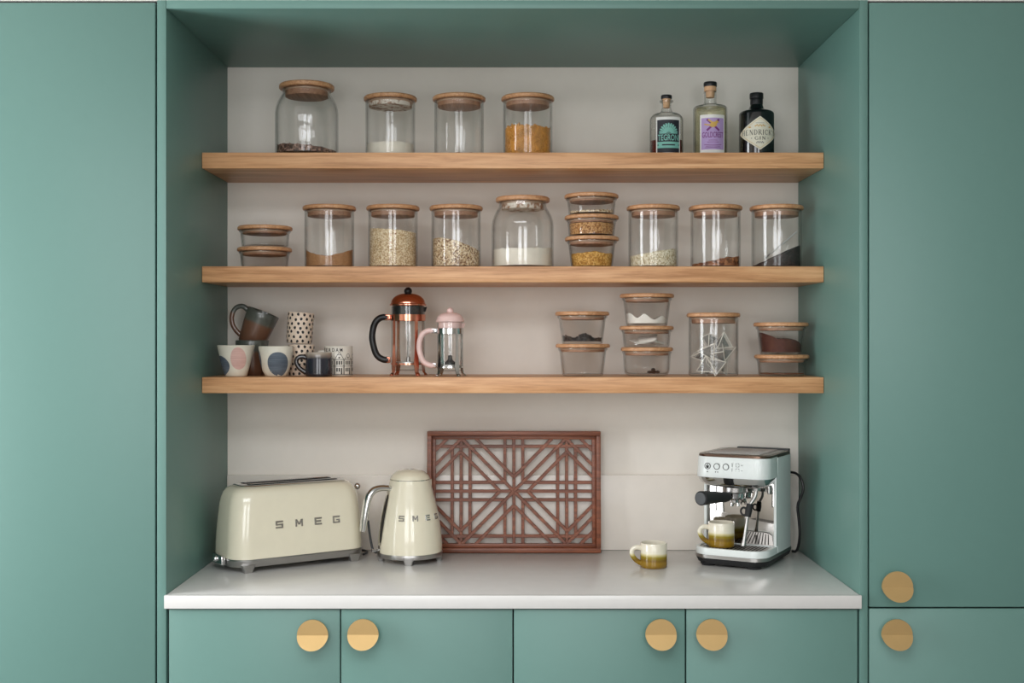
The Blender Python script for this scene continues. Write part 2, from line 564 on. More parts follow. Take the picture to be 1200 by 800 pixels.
def copy_tree(o, parent=None):
    c = o.copy()
    COL.objects.link(c)
    if parent: c.parent = parent
    for ch in list(o.children): copy_tree(ch, c)
    return c


protos = {}
def place(key, make, loc, label, group=None, rz=0.0):
    """The first of a kind is built; every further one is copied with all its parts."""
    if key not in protos:
        r = protos[key] = make()
    else:
        r = copy_tree(protos[key])
    r.location = loc
    r.rotation_euler = (0, 0, rz)
    r['label'] = label
    if group: r['group'] = group
    elif 'group' in r: del r['group']
    return r


def struct(name, mb, mat):
    o = mb.build(name, mat)
    o['kind'] = 'structure'
    return o


# ------------------------------------------------------------------ room shell
H = 2.62
XL, XR, YB = -2.5, 4.2, -3.9
b = MB(); b.box(XL, XR, YB, 0.64, -0.05, 0.0); struct('floor', b, 'floor')
RL = (-1.7, 0.7, -3.25, -1.75)      # rooflight opening in the ceiling
b = MB(); b.box(XL, RL[0], YB, 0.64, H, H + 0.05); b.box(RL[1], XR, YB, 0.64, H, H + 0.05)
b.box(RL[0], RL[1], YB, RL[2], H, H + 0.05); b.box(RL[0], RL[1], RL[3], 0.64, H, H + 0.05); struct('ceiling', b, 'ceiling')
b = MB(); b.box(XL, XR, 0.60, 0.64, 0.0, H); struct('wall_back', b, 'wall')
b = MB(); b.box(XL, XR, 0.03, 0.598, 2.300, H); struct('wall_bulkhead', b, 'ceiling')
# window walls: the glazing lies on the left and behind the photographer
WIN_L = (-1.45, -0.28, 0.45, 2.2)      # y0, y1, z0, z1 in the left wall
ZB0, ZB1 = 0.85, 2.5
WIN_B = [(-1.40, -0.25), (0.35, 1.25)]  # x ranges in the rear wall
b = MB()
b.box(XL - 0.1, XL, YB, WIN_L[0], 0, H); b.box(XL - 0.1, XL, WIN_L[1], 0.64, 0, H)
b.box(XL - 0.1, XL, WIN_L[0], WIN_L[1], 0, WIN_L[2]); b.box(XL - 0.1, XL, WIN_L[0], WIN_L[1], WIN_L[3], H)
struct('wall_left', b, 'wall')
b = MB(); b.box(XR, XR + 0.1, YB, 0.64, 0, H); struct('wall_right', b, 'wall')
b = MB()
xs = [XL - 0.1, WIN_B[0][0], WIN_B[0][1], WIN_B[1][0], WIN_B[1][1], XR + 0.1]
for i in range(0, 6, 2): b.box(xs[i], xs[i + 1], YB - 0.1, YB, 0, H)
for x0, x1 in WIN_B:
    b.box(x0, x1, YB - 0.1, YB, 0, ZB0); b.box(x0, x1, YB - 0.1, YB, ZB1, H)
struct('wall_rear', b, 'wall')
def win_frame(name, horiz, a0, a1, z0, z1, c, nm):
    b = MB()
    def bar(p0, p1, q0, q1):
        if horiz: b.box(p0, p1, c - 0.03, c + 0.03, q0, q1, 0.004)
        else: b.box(c - 0.03, c + 0.03, p0, p1, q0, q1, 0.004)
    bar(a0, a0 + 0.05, z0, z1); bar(a1 - 0.05, a1, z0, z1)
    bar(a0 + 0.05, a1 - 0.05, z0, z0 + 0.05); bar(a0 + 0.05, a1 - 0.05, z1 - 0.05, z1)
    for i in range(1, nm + 1):
        m = a0 + (a1 - a0) * i / (nm + 1)
        bar(m - 0.025, m + 0.025, z0 + 0.05, z1 - 0.05)
    struct(name, b, 'carcass')
win_frame('window_1', False, WIN_L[0], WIN_L[1], WIN_L[2], WIN_L[3], XL - 0.05, 2)
win_frame('window_2', True, WIN_B[0][0], WIN_B[0][1], ZB0, ZB1, YB - 0.05, 2)
b = MB()
for x in (RL[0] + 0.025, (RL[0] * 2 + RL[1]) / 3, (RL[0] + RL[1] * 2) / 3, RL[1] - 0.025): b.box(x - 0.025, x + 0.025, RL[2], RL[3], H + 0.005, H + 0.06, 0.004)
b.box(RL[0], RL[1], RL[2], RL[2] + 0.05, H + 0.005, H + 0.06, 0.004); b.box(RL[0], RL[1], RL[3] - 0.05, RL[3], H + 0.005, H + 0.06, 0.004)
struct('window_4', b, 'carcass')
win_frame('window_3', True, WIN_B[1][0], WIN_B[1][1], ZB0, ZB1, YB - 0.05, 1)

# ------------------------------------------------------------------ cabinetry
ZT = 2.289      # top of the tall doors
WT = 0.9014     # worktop surface
def knob(parent, x, z):
    """Round brass pull: flat upper half, lower half folded out into a lip."""
    b = MB()
    R = 0.0362
    top, th = [], 0.0045
    N = 28
    up = [(R * math.cos(PI * i / N), R * math.sin(PI * i / N)) for i in range(N + 1)]
    def ybend(zz): return -0.006 if zz >= 0 else -0.006 + zz * 0.62
    def solid(pts):
        f = [b.bm.verts.new((px_, ybend(pz), pz * (1.0 if pz >= 0 else 0.86))) for px_, pz in pts]
        k = [b.bm.verts.new((px_, ybend(pz) + th, pz * (1.0 if pz >= 0 else 0.86))) for px_, pz in pts]
        b.face(f); b.face(list(reversed(k)))
        for i in range(len(pts)):
            j = (i + 1) % len(pts)
            b.face([f[i], k[i], k[j], f[j]])
    solid(up)
    solid([(-p, -q) for p, q in up])
    o = b.build('handle', 'brass', parent, ang=12)
    o.location = (x, -0.022 + 0.001, z)
    bb = MB()
    bb.lathe([(0.009, 0), (0.009, 0.004)], 16, T=Matrix.Rotation(PI / 2, 4, 'X'))
    s_ = bb.build('handle_post', 'brass', o)
    return o


# alcove lining: two sides and a top
t = thing('alcove_lining', 'sage green painted panels lining the sides and top of the open shelf niche', 'panel', (0, 0, 0))
b = MB(); b.box(-0.834, -0.8125, 0.0, 0.598, 0.0, 2.294, 0.0012); b.build('side_panel', 'green', t)
b = MB(); b.box(0.8125, 0.832, 0.0, 0.598, 0.0, 2.294, 0.0012); b.build('side_panel', 'green', t)
b = MB(); b.box(-0.8122, 0.8122, 0.0, 0.598, 2.274, 2.294, 0.0012); b.build('top_panel', 'green', t)

# tall cabinet, left
t = thing('tall_cabinet', 'tall sage green cabinet door without handle filling the left side', 'cabinet', (-1.137, 0, 0))
b = MB(); b.box(-0.300, 0.298, 0.022, 0.59, 0.0, 2.286); b.build('carcass', 'carcass', t)
b = MB(); b.box(-0.300, 0.2985, 0.0, 0.02, 0.1, ZT - 0.001, 0.0015); b.build('door', 'green', t)
# tall cabinet, right
t = thing('tall_cabinet', 'tall sage green cabinet on the right with two brass round handles', 'cabinet', (1.137, 0, 0))
b = MB(); b.box(-0.298, 0.300, 0.022, 0.59, 0.0, 2.286); b.build('carcass', 'carcass', t)
ZS = wz(712, 0)
b = MB(); b.box(-0.3015, 0.300, 0.0, 0.02, ZS + 0.002, wz(3, 0), 0.0015); d = b.build('door', 'green', t); tag(d, 'tall upper door')
knob(d, wx(1047.5, 0) - 1.137, wz(684.5, 0) - 0.001)
b = MB(); b.box(-0.3015, 0.300, 0.0, 0.02, 0.1, ZS - 0.002, 0.0015); d = b.build('door', 'green', t); tag(d, 'lower door')
knob(d, wx(1047, 0) - 1.137, wz(740, 0) - 0.001)
# base cabinets under the worktop
dz1 = 0.866
for (xc, lab, doors) in ((-0.403, 'sage green base cabinet with paired brass handles under toaster and kettle', [(198, 398.3, 368.5), (399.8, 600.6, 427)]),
                         (0.403, 'sage green base cabinet with paired brass handles under the coffee machine end', [(602.2, 802.6, 773), (804.4, 1004.8, 832)])):
    t = thing('base_cabinet', lab, 'cabinet', (xc, 0, 0), group='base cabinets under the worktop')
    b = MB(); b.box(-0.402, 0.402, 0.022, 0.59, 0.0, 0.8695); b.build('carcass', 'carcass', t)
    for (p0, p1, pk) in doors:
        b = MB(); b.box(wx(p0, 0) - xc, wx(p1, 0) - xc, 0.0, 0.02, 0.1, dz1, 0.0012)
        d = b.build('door', 'green', t)
        knob(d, wx(pk, 0) - xc, wz(741 if pk < 400 else 740.3, 0))

b = MB(); b.box(-0.8118, 0.8118, 0.0, 0.598, WT - 0.0312, WT, 0.0015)
b.box(-0.8145, 0.8145, -0.012, -0.0005, WT - 0.0312, WT, 0.0015)
tag(b.build('worktop', 'quartz'), 'white stone worktop running the full width of the niche', 'worktop')
b = MB(); b.box(-0.8115, 0.8115, 0.588, 0.5995, WT + 0.0004, 1.1147, 0.001)
tag(b.build('splashback', 'splash'), 'low pale stone splashback along the wall behind the appliances', 'splashback')

# oak shelves
SH = {'top': 1.987, 'mid': 1.690, 'low': 1.4005}
def shelf_bm():
    b = MB(); b.box(-0.8115, 0.8115, 0.316, 0.5985, -0.0415, 0.0, 0.0012)
    return b
def make_shelf():
    o = shelf_bm().build('floating_shelf', 'oak')
    return tag(o, 'x', 'shelf')
place('shelf', make_shelf, (0, 0, SH['top']), 'thick oak shelf, highest of the three, holding spirit bottles', 'oak floating shelves')
place('shelf', make_shelf, (0, 0, SH['mid']), 'thick oak shelf carrying the long row of food jars, middle of three', 'oak floating shelves')
place('shelf', make_shelf, (0, 0, SH['low']), 'thick oak shelf carrying mugs and coffee presses, lowest of three', 'oak floating shelves')

# ------------------------------------------------------------------ storage glass
def lid(parent, r, h, zt, plug_r, plug_h, plugmat='plug'):
    z0 = zt - h
    b = MB()
    b.lathe([(0, z0), (r - 0.002, z0), (r, z0 + 0.002), (r, zt - 0.003), (r - 0.003, zt), (0, zt)], 64)
    o = b.build('lid', 'bamboo', parent)
    b = MB(); b.lathe([(plug_r, z0 - 0.0002), (plug_r, z0 - 0.0015), (plug_r + 0.0025, z0 - 0.003), (plug_r + 0.0025, z0 - 0.005), (plug_r, z0 - 0.0065)], 48)
    b.build('seal', 'seal', o)
    b = MB(); b.lathe([(plug_r, z0 - 0.0003), (plug_r, z0 - plug_h), (plug_r - 0.002, z0 - plug_h - 0.001), (0, z0 - plug_h - 0.001)], 48)
    b.build('plug', plugmat, o)
    return o

def shell(parent, outer, th, foot, mat='glass', foot_mat=None):
    """A vessel wall with real thickness; outer is the (r, z) outline from the foot to the rim."""
    inner = []
    n = len(outer)
    for i, (r, z) in enumerate(outer):
        inner.append((max(r - th, 0.002), max(z, foot)))
    prof = [(0, outer[0][1])] + outer + [(outer[-1][0] - th, outer[-1][1])] + list(reversed(inner[1:-1])) + [(inner[0][0], foot), (0, foot)]
    b = MB(); b.lathe(prof, 64)
    return b.build('glass_body', mat, parent, ang=50)

def make_jar(plugmat='plug'):
    def f():
        t = thing('storage_jar', 'x', 'jar')
        shell(t, [(0.062, 0.0), (0.0655, 0.0015), (0.0668, 0.005), (0.0668, 0.1500), (0.0672, 0.1565), (0.0660, 0.1582)], 0.0032, 0.006)
        lid(t, 0.0720, 0.0108, 0.1700, 0.0585, 0.0165, plugmat)
        return t
    return f
def make_bigjar(plugmat='plug'):
    def f():
        t = thing('storage_jar', 'x', 'jar')
        shell(t, [(0.078, 0.0), (0.0825, 0.002), (0.084, 0.007), (0.084, 0.118), (0.0825, 0.130), (0.0785, 0.144), (0.0720, 0.157), (0.0655, 0.167), (0.0640, 0.172), (0.0652, 0.180), (0.0645, 0.1822)], 0.0034, 0.007)
        lid(t, 0.0735, 0.0122, 0.1950, 0.0570, 0.020, plugmat)
        return t
    return f
def make_box(kind):
    def f():
        t = thing('storage_bowl', 'x', 'container')
        if kind == 'low':
            shell(t, [(0.0570, 0.0), (0.0605, 0.002), (0.0618, 0.005), (0.0655, 0.040), (0.0690, 0.043), (0.0690, 0.0462), (0.0670, 0.0468)], 0.003, 0.005, 'bowlglass')
            lid(t, 0.0735, 0.0100, 0.0572, 0.0590, 0.010)
        elif kind == 'tall':
            shell(t, [(0.0510, 0.0), (0.0545, 0.002), (0.0560, 0.006), (0.0635, 0.067), (0.0675, 0.071), (0.0675, 0.0752), (0.0655, 0.0762)], 0.003, 0.005, 'bowlglass')
            lid(t, 0.0735, 0.0100, 0.0865, 0.0585, 0.011)
        else:
            shell(t, [(0.0480, 0.0), (0.0555, 0.003), (0.0602, 0.010), (0.0622, 0.020), (0.0642, 0.058), (0.0665, 0.062), (0.0665, 0.0662), (0.0648, 0.067)], 0.003, 0.006, 'bowlglass')
            lid(t, 0.0705, 0.0100, 0.0772, 0.0580, 0.011)
        return t
    return f

YJ = 0.445
def heap(name, label, cat, mat, loc, rf, z0, hf, rough=0.002, rings=14, seg=64, group=None, scatter=None, lump=60.0):
    """A loose fill lying in a round vessel: rf(z) inner radius, hf(x, y) surface height."""
    from mathutils import noise as mn
    b = MB()
    R = rf(z0 + 0.02)
    def H_(x, y):
        q = mn.noise(Vector((x * lump + loc[0] * 50, y * lump, loc[2] * 9)))
        q2 = mn.noise(Vector((x * lump * 3.7, y * lump * 3.7 + loc[0] * 70, 3.0)))
        return max(z0 + 0.0012, hf(x, y) + rough * (q + 0.6 * q2))
    top = [[b.bm.verts.new((0, 0, H_(0, 0)))]]
    edge = []
    for i in range(1, rings + 1):
        row = []
        for j in range(seg):
            a = 2 * PI * j / seg
            x, y = R * i / rings * math.cos(a), R * i / rings * math.sin(a)
            z = H_(x, y)
            if i == rings:
                rr = rf(z); x, y = rr * math.cos(a), rr * math.sin(a)
            row.append(b.bm.verts.new((x, y, z)))
        top.append(row)
    for j in range(seg):
        b.face([top[0][0], top[1][j], top[1][(j + 1) % seg]])
    for i in range(1, rings):
        for j in range(seg):
            k = (j + 1) % seg
            b.face([top[i][j], top[i + 1][j], top[i + 1][k], top[i][k]])
    prev = top[-1]
    for s_ in (0.66, 0.33, 0.0):
        row = []
        for j in range(seg):
            a = 2 * PI * j / seg
            z = z0 + (top[-1][j].co.z - z0) * s_
            rr = rf(z)
            row.append(b.bm.verts.new((rr * math.cos(a), rr * math.sin(a), z)))
        for j in range(seg):
            k = (j + 1) % seg
            b.face([prev[j], row[j], row[k], prev[k]])
        prev = row
    b.face(prev)
    if scatter: scatter(b, R, H_)
    o = b.build(name, mat, loc=loc, ang=60)
    return tag(o, label, cat, group, 'stuff')

def rj(z): return 0.0632
def rbig(z): return 0.0802
def rlow(z): return 0.0583 + (z - 0.005) * 0.105
def rtall(z): return 0.0524 + (z - 0.006) * 0.12
def rround(z): return 0.052 + min(z - 0.006, 0.014) * 0.45

J = 'glass jars with bamboo lids'
C = 'stacked glass bowls with bamboo lids'
zt = SH['top'] + 0.0004
def jx(px, Y=YJ): return wx(px, Y)
# --- top shelf
X = jx(359.5, 0.41)
place('big', make_bigjar(), (X, 0.41, zt), 'large shouldered glass jar with a little brown cereal at the bottom', J)
def chunks(n, sz, zlift=0.0):
    def f(b, R, H_):
        for _ in range(n):
            a, q = random.uniform(0, 2 * PI), R * 0.95 * math.sqrt(random.random())
            x, y = q * math.cos(a), q * math.sin(a)
            s = sz * random.uniform(0.6, 1.2)
            T = Matrix.Translation((x * 0.87, y * 0.87, H_(x, y) + s * 0.2 + zlift)) @ Matrix.Rotation(random.uniform(0, 6), 4, Vector((random.random(), random.random(), random.random() + 0.1)))
            b.box(-s, s, -s * 0.7, s * 0.7, -s * 0.5, s * 0.5, s * 0.2, 0, T, 1)
    return f
heap('cereal', 'brown crumbly cereal lying low in the large shouldered jar on the top shelf', 'cereal', 'chocolate', (X, 0.41, zt), rbig, 0.0076,
     lambda x, y: 0.024 - x * 0.10, 0.003, scatter=chunks(160, 0.0042))
X = jx(457.5)
place('jar_fl', make_jar('plug_flour'), (X, YJ, zt), 'glass jar with a flour-dusted lid, part filled with white flour, on top shelf', J)
heap('flour', 'smooth white flour in the straight jar on the top shelf', 'flour', 'flour', (X, YJ, zt), rj, 0.0066, lambda x, y: 0.040 + 0.006 * math.exp(-((x - 0.005) ** 2 + (y + 0.03) ** 2) / 0.0003), 0.0015)
X = jx(538)
place('jar', make_jar(), (X, YJ, zt), 'almost empty glass jar between the flour jar and the pasta jar', J)
for i, (dx, dy, s, lab) in enumerate(((0.000, -0.035, 0.007, 'brown nut at the bottom of the almost empty jar, the left one'), (0.034, -0.040, 0.006, 'brown nut at the bottom of the almost empty jar, the right one'))):
    b = MB(); b.sphere((0, 0, s * 0.7), s, 16, 0, 0.7)
    b.tube([(-s * 0.9, 0, s * 0.7), (s * 0.9, 0, s * 0.75)], 0.001)
    tag(b.build('nut', 'nuts', loc=(X + dx, YJ + dy, zt + 0.0062)), lab, 'nut', 'nuts in the almost empty jar')
X = jx(618.5)
place('jar', make_jar(), (X, YJ, zt), 'glass jar two fifths full of short golden pasta on the top shelf', J)
def pasta(b, R, H_):
    def pc(p, d, L=0.013, r=0.0021):
        d = Vector(d).normalized()
        s1 = d.cross(Vector((0.3, 0.2, 1))).normalized() * 0.0015
        b.tube([p - d * L / 2, p + s1, p + d * L / 2], r, 6)
    for _ in range(560):
        a = random.uniform(PI, 2 * PI) if random.random() < 0.85 else random.uniform(0, PI)
        z = random.uniform(0.012, 0.083)
        p = Vector((0.0588 * math.cos(a), 0.0588 * math.sin(a), z))
        tng = Vector((-math.sin(a), math.cos(a), 0))
        q = random.uniform(-1.3, 1.3)
        pc(p, tng * math.cos(q) + Vector((0, 0, 1)) * math.sin(q), 0.011)
    for _ in range(150):
        a, q = random.uniform(0, 2 * PI), 0.055 * math.sqrt(random.random())
        pc(Vector((q * math.cos(a), q * math.sin(a), H_(q * math.cos(a), q * math.sin(a)) + 0.001)), (random.uniform(-1, 1), random.uniform(-1, 1), random.uniform(-0.3, 0.3)))
heap('pasta', 'short golden brown pasta pieces filling the lower part of a top shelf jar', 'pasta', 'macaroni', (X, YJ, zt), lambda z: 0.0570, 0.0085, lambda x, y: 0.083 - x * 0.08, 0.002, scatter=pasta)

# --- middle shelf
zm = SH['mid'] + 0.0004
X = jx(310.2)
place('low', make_box('low'), (X, YJ, zm), 'empty shallow glass bowl, lower of the pair at the left end of the middle shelf', C)
place('low', make_box('low'), (X + 0.001, YJ, zm + 0.0576), 'empty shallow glass bowl, upper of the pair at the left end of the middle shelf', C)
X = jx(386)
place('jar', make_jar(), (X, YJ, zm), 'glass jar with a low uneven bank of brown sugar, second item on middle shelf', J)
heap('brown_sugar', 'brown sugar banked against both sides of a middle shelf jar', 'sugar', 'brownpowder', (X, YJ, zm), rj, 0.0066, lambda x, y: 0.033 + 4.6 * x * x, 0.003)
X = jx(460.5)
place('jar', make_jar(), (X, YJ, zm), 'glass jar more than half full of pale couscous', J)
heap('couscous', 'pale couscous, the tallest fill among the middle shelf jars', 'couscous', 'couscous', (X, YJ, zm), rj, 0.0066, lambda x, y: 0.103 - x * 0.09, 0.002)
X = jx(534.5)
place('jar', make_jar(), (X, YJ, zm), 'glass jar half full of speckled oat flakes', J)
heap('oat_flakes', 'speckled oat flakes sloping down to the right in a middle shelf jar', 'oats', 'oats', (X, YJ, zm), rj, 0.0066, lambda x, y: 0.074 - x * 0.18 - (2.2 * (x + 0.02) ** 2), 0.0025, scatter=chunks(70, 0.0022))
X = jx(612.5, 0.455)
place('big_fl', make_bigjar('plug_flour'), (X, 0.455, zm), 'large shouldered glass jar with white flour and a flour-caked lid', J)
heap('flour', 'white flour in the large shouldered jar on the middle shelf', 'flour', 'flour', (X, 0.455, zm), rbig, 0.0076, lambda x, y: 0.052 + 0.05 * x * (1 if x > 0 else -0.2), 0.003)
X = jx(693.5)
place('tall', make_box('tall'), (X, YJ, zm), 'deep glass bowl of yellow lentils under two shallow bowls', C)
heap('lentils', 'yellow lentils in the deep bowl at the bottom of the middle shelf stack', 'lentils', 'polenta', (X, YJ, zm), rtall, 0.0066, lambda x, y: 0.040 + 0.006 * math.exp(-(x * x + (y + 0.04) ** 2) / 0.0004), 0.003)
place('low', make_box('low'), (X - 0.0005, YJ, zm + 0.0869), 'shallow glass bowl full of brown bulgur, middle of the tall stack', C)
heap('bulgur', 'brown bulgur filling the shallow bowl in the middle of the stack', 'bulgur', 'bulgur', (X - 0.0005, YJ, zm + 0.0869), rlow, 0.0056, lambda x, y: 0.0345, 0.0012)
place('low', make_box('low'), (X - 0.001, YJ, zm + 0.1445), 'shallow glass bowl with a thin layer of flakes, topmost of the tall stack', C)
heap('seed_flakes', 'thin layer of pale flakes in the topmost bowl of the middle shelf stack', 'flakes', 'oats', (X - 0.001, YJ, zm + 0.1445), rlow, 0.0056, lambda x, y: 0.0105 + 0.05 * max(x, 0), 0.0030, scatter=chunks(60, 0.0024))
X = jx(765.5)
place('jar', make_jar(), (X, YJ, zm), 'glass jar of white rice, first jar right of the three-bowl stack', J)
heap('rice', 'white rice sloping up to the right in a middle shelf jar', 'rice', 'rice', (X, YJ, zm), rj, 0.0066, lambda x, y: 0.044 + x * 0.17, 0.002)
X = jx(838.5)
place('jar', make_jar(), (X, YJ, zm), 'glass jar with a few cinnamon pieces at the bottom, between rice and coffee', J)
def bark(b, R, H_):
    for i in range(46):
        a, q = random.uniform(0, 2 * PI), 0.042 * math.sqrt(random.random())
        x, y = q * math.cos(a), q * math.sin(a)
        s = random.uniform(0.008, 0.016)
        T = Matrix.Translation((x, y, H_(x, y) + 0.002)) @ Matrix.Rotation(random.uniform(0, 6.28), 4, 'Z') @ Matrix.Rotation(random.uniform(-0.3, 0.3), 4, 'X')
        b.box(-s, s, -s * 0.45, s * 0.45, -0.0016, 0.0016, 0.0008, 0, T, 1)
heap('cinnamon_bark', 'flat brown pieces of cinnamon bark low in a middle shelf jar', 'spice', 'cinnamon', (X, YJ, zm), rj, 0.0066, lambda x, y: 0.013 + max(0, x + 0.02) * 0.26, 0.002, scatter=bark)
X = jx(910)
place('jar', make_jar(), (X, YJ, zm), 'glass jar of dark coffee with a spoon inside, at the right end', J)
heap('ground_coffee', 'dark ground coffee banked up to the right in the jar with the spoon', 'coffee', 'coffee', (X, YJ, zm), rj, 0.0066, lambda x, y: max(0.010, 0.036 + x * 0.46), 0.002)
t = thing('coffee_spoon', 'thin steel spoon leaning in the jar of dark coffee', 'spoon', (X, YJ, zm))
M['spoonsteel'] = plain('pale_spoon_steel', (206, 206, 204), 0.35, 0.3)
b = MB(); b.tube([(-0.024, -0.030, 0.040), (0.012, -0.026, 0.068), (0.050, -0.020, 0.100)], [0.0030, 0.0026, 0.0036], 10, flat=0.7); b.build('handle', 'spoonsteel', t)
b = MB(); b.lathe([(0, -0.004), (0.006, -0.0035), (0.011, 0.0), (0.010, 0.0), (0.006, -0.0025), (0, -0.003)], 24, T=Matrix.Translation((-0.033, -0.031, 0.034)) @ Matrix.Rotation(-0.7, 4, 'Y')); b.build('bowl', 'satin', t)

# --- low shelf glass
zl = SH['low'] + 0.0004
X = jx(682.7)
place('tall', make_box('tall'), (X + 0.0005, YJ, zl), 'empty deep glass bowl under the bowl of dark tea', C)
place('tall', make_box('tall'), (X - 0.001, YJ, zl + 0.0869), 'deep glass bowl holding dark loose tea, standing on an empty bowl', C)
heap('loose_tea', 'dark loose tea at the bottom of a low shelf bowl', 'tea', 'tealeaf', (X - 0.001, YJ, zl + 0.0869), rtall, 0.0066, lambda x, y: 0.018 + 0.006 * math.sin(x * 95 + 1), 0.003, scatter=chunks(120, 0.0034))
X = jx(758)
place('round', make_box('round'), (X, YJ, zl), 'round-bottomed glass bowl with a few raisins, bottom of a three-bowl stack', C)
for i, (dx, dy, dz) in enumerate(((0.004, -0.025, 0), (0.016, -0.030, 0), (0.027, -0.020, 0), (0.021, -0.010, 0), (0.010, -0.013, 0), (0.015, -0.021, 0.007))):
    b = MB(); b.sphere((0, 0, 0.0042), 0.0062, 12, 0, 0.65)
    b.tube([(-0.005, 0.001, 0.005), (0.0, -0.001, 0.0072), (0.005, 0.001, 0.005)], 0.0014, 6)
    tag(b.build('raisin', 'raisin', loc=(X + dx, YJ + dy, zl + 0.0062 + dz)), 'dark raisin in the round-bottomed bowl at the foot of the stack', 'raisin', 'raisins in the round-bottomed bowl')
place('low', make_box('low'), (X - 0.001, YJ, zl + 0.0776), 'shallow glass bowl of white paper tea bags, middle of its stack', C)
place('tall', make_box('tall'), (X, YJ, zl + 0.1352), 'deep glass bowl of lumpy white sugar on top of its stack', C)
heap('sugar', 'lumpy white sugar in the topmost low shelf bowl', 'sugar', 'sugar', (X, YJ, zl + 0.1352), rtall, 0.0066,
     lambda x, y: 0.014 + 0.020 * math.exp(-((x + 0.050) / 0.014) ** 2) + 0.018 * math.exp(-((x + 0.012) / 0.016) ** 2) + 0.013 * math.exp(-((x - 0.036) / 0.013) ** 2), 0.002)
def make_pouch():
    t = thing('tea_bag', 'x', 'tea bag')
    b = MB()
    n = 8
    top, bot = [], []
    for i in range(n + 1):
        for j in range(n + 1):
            u, v = i / n * 2 - 1, j / n * 2 - 1
            hgt = 0.0065 * (1 - u ** 4) * (1 - v ** 4) + 0.0008
            cu = 0.006 * u * u
            top.append(b.bm.verts.new((u * 0.026, v * 0.022, cu + hgt)))
            bot.append(b.bm.verts.new((u * 0.026, v * 0.022, cu - hgt * 0.6)))
    q = lambda i, j: i * (n + 1) + j
    for i in range(n):
        for j in range(n):
            b.face([top[q(i, j)], top[q(i + 1, j)], top[q(i + 1, j + 1)], top[q(i, j + 1)]])
            b.face([bot[q(i, j)], bot[q(i, j + 1)], bot[q(i + 1, j + 1)], bot[q(i + 1, j)]])
    for i in range(n):
        b.face([top[q(i, 0)], bot[q(i, 0)], bot[q(i + 1, 0)], top[q(i + 1, 0)]]); b.face([top[q(i, n)], top[q(i + 1, n)], bot[q(i + 1, n)], bot[q(i, n)]])
        b.face([top[q(0, i)], top[q(0, i + 1)], bot[q(0, i + 1)], bot[q(0, i)]]); b.face([top[q(n, i)], bot[q(n, i)], bot[q(n, i + 1)], top[q(n, i + 1)]])
    b.build('pouch', 'pouch', t, 60)
    b = MB(); b.box(-0.026, 0.026, -0.0235, -0.021, 0.0005, 0.0016, 0.0004); b.build('crimped_edge', 'pouch', t)
    return t
for i, (dx, dy, dz, rx, ry, rz, lab) in enumerate((
        (-0.018, -0.012, 0.012, 0.15, -0.05, 0.3, 'white paper tea bag lying at the left in the shallow bowl'),
        (0.002, -0.014, 0.0185, 0.28, -0.14, -0.2, 'white paper tea bag propped up highest in the shallow bowl'),
        (0.018, -0.004, 0.0125, 0.15, 0.15, 0.9, 'white paper tea bag lying at the right in the shallow bowl'))):
    o = place('pouch', make_pouch, (X - 0.001 + dx, YJ + dy, zl + 0.0776 + dz), lab, 'paper tea bags in the shallow bowl')
    o.rotation_euler = (rx, ry, rz)
X = jx(836)
place('jar', make_jar(), (X, YJ, zl), 'glass jar crammed with gauze pyramid tea bags on the lowest shelf', J)
def make_pyr():
    t = thing('pyramid_tea_bag', 'x', 'tea bag')
    a = 0.0182
    P = [Vector(p) * a for p in ((1, 1, 1), (-1, -1, 1), (-1, 1, -1), (1, -1, -1))]
    def tet(b, P, s):
        c = sum(P, Vector()) / 4
        v = [b.bm.verts.new(c + (p - c) * s) for p in P]
        for f in ((0, 1, 2), (0, 3, 1), (0, 2, 3), (1, 3, 2)): b.face([v[i] for i in f])
    b = MB(); tet(b, P, 1.0)
    b.build('gauze', 'gauze', t)
    b = MB()
    for i, j in ((0, 1), (2, 3), (0, 2), (1, 3), (0, 3), (1, 2)): b.tube([P[i] * 0.985, (P[i] + P[j]) * 0.4925, P[j] * 0.985], 0.0013, 6)
    b.build('seam', 'pouch', t)
    b = MB(); Q = [P[0] * 0.80 + P[3] * 0.20, P[1] * 0.80 + P[3] * 0.20, P[2] * 0.80 + P[3] * 0.20, P[3]]
    tet(b, Q, 0.92); b.build('tea', 'tealeaf', t)
    return t
pyr = [(0.014, -0.030, 0.062, 0.62, 0.0, 0.78, 'large pyramid tea bag facing front at the right of its jar'),
       (-0.026, -0.024, 0.028, 1.9, 0.3, 2.2, 'pyramid tea bag pressed low against the left of the jar'),
       (0.026, -0.012, 0.090, 2.6, 0.4, 1.1, 'pyramid tea bag topmost at the right of the jar'),
       (-0.018, -0.026, 0.070, 0.9, 2.1, 0.2, 'pyramid tea bag upper centre behind the bright streak'),
       (-0.034, 0.008, 0.060, 0.2, 1.2, 2.6, 'pyramid tea bag at the upper left of its jar'),
       (0.030, 0.014, 0.030, 1.2, 2.2, 0.4, 'pyramid tea bag at the back right of its jar'),
       (0.002, 0.030, 0.068, 2.2, 0.8, 0.9, 'pyramid tea bag in the middle at the back of its jar'),
       (0.012, -0.026, 0.028, 0.3, 2.6, 1.7, 'pyramid tea bag at the bottom centre of its jar'),
       (-0.012, 0.026, 0.028, 1.4, 0.6, 2.9, 'pyramid tea bag at the bottom back of its jar'),
       (0.038, -0.004, 0.060, 2.9, 1.6, 0.3, 'pyramid tea bag against the right wall of its jar'),
       (-0.012, 0.000, 0.096, 0.7, 2.8, 1.3, 'pyramid tea bag topmost at the left of the jar')]
for dx, dy, dz, rx, ry, rz, lab in pyr:
    o = place('pyr', make_pyr, (X + dx * 0.9, YJ + dy * 0.9, zl + dz), lab, 'pyramid tea bags in the jar')
    o.rotation_euler = (rx, ry, rz)
X = jx(915.5)
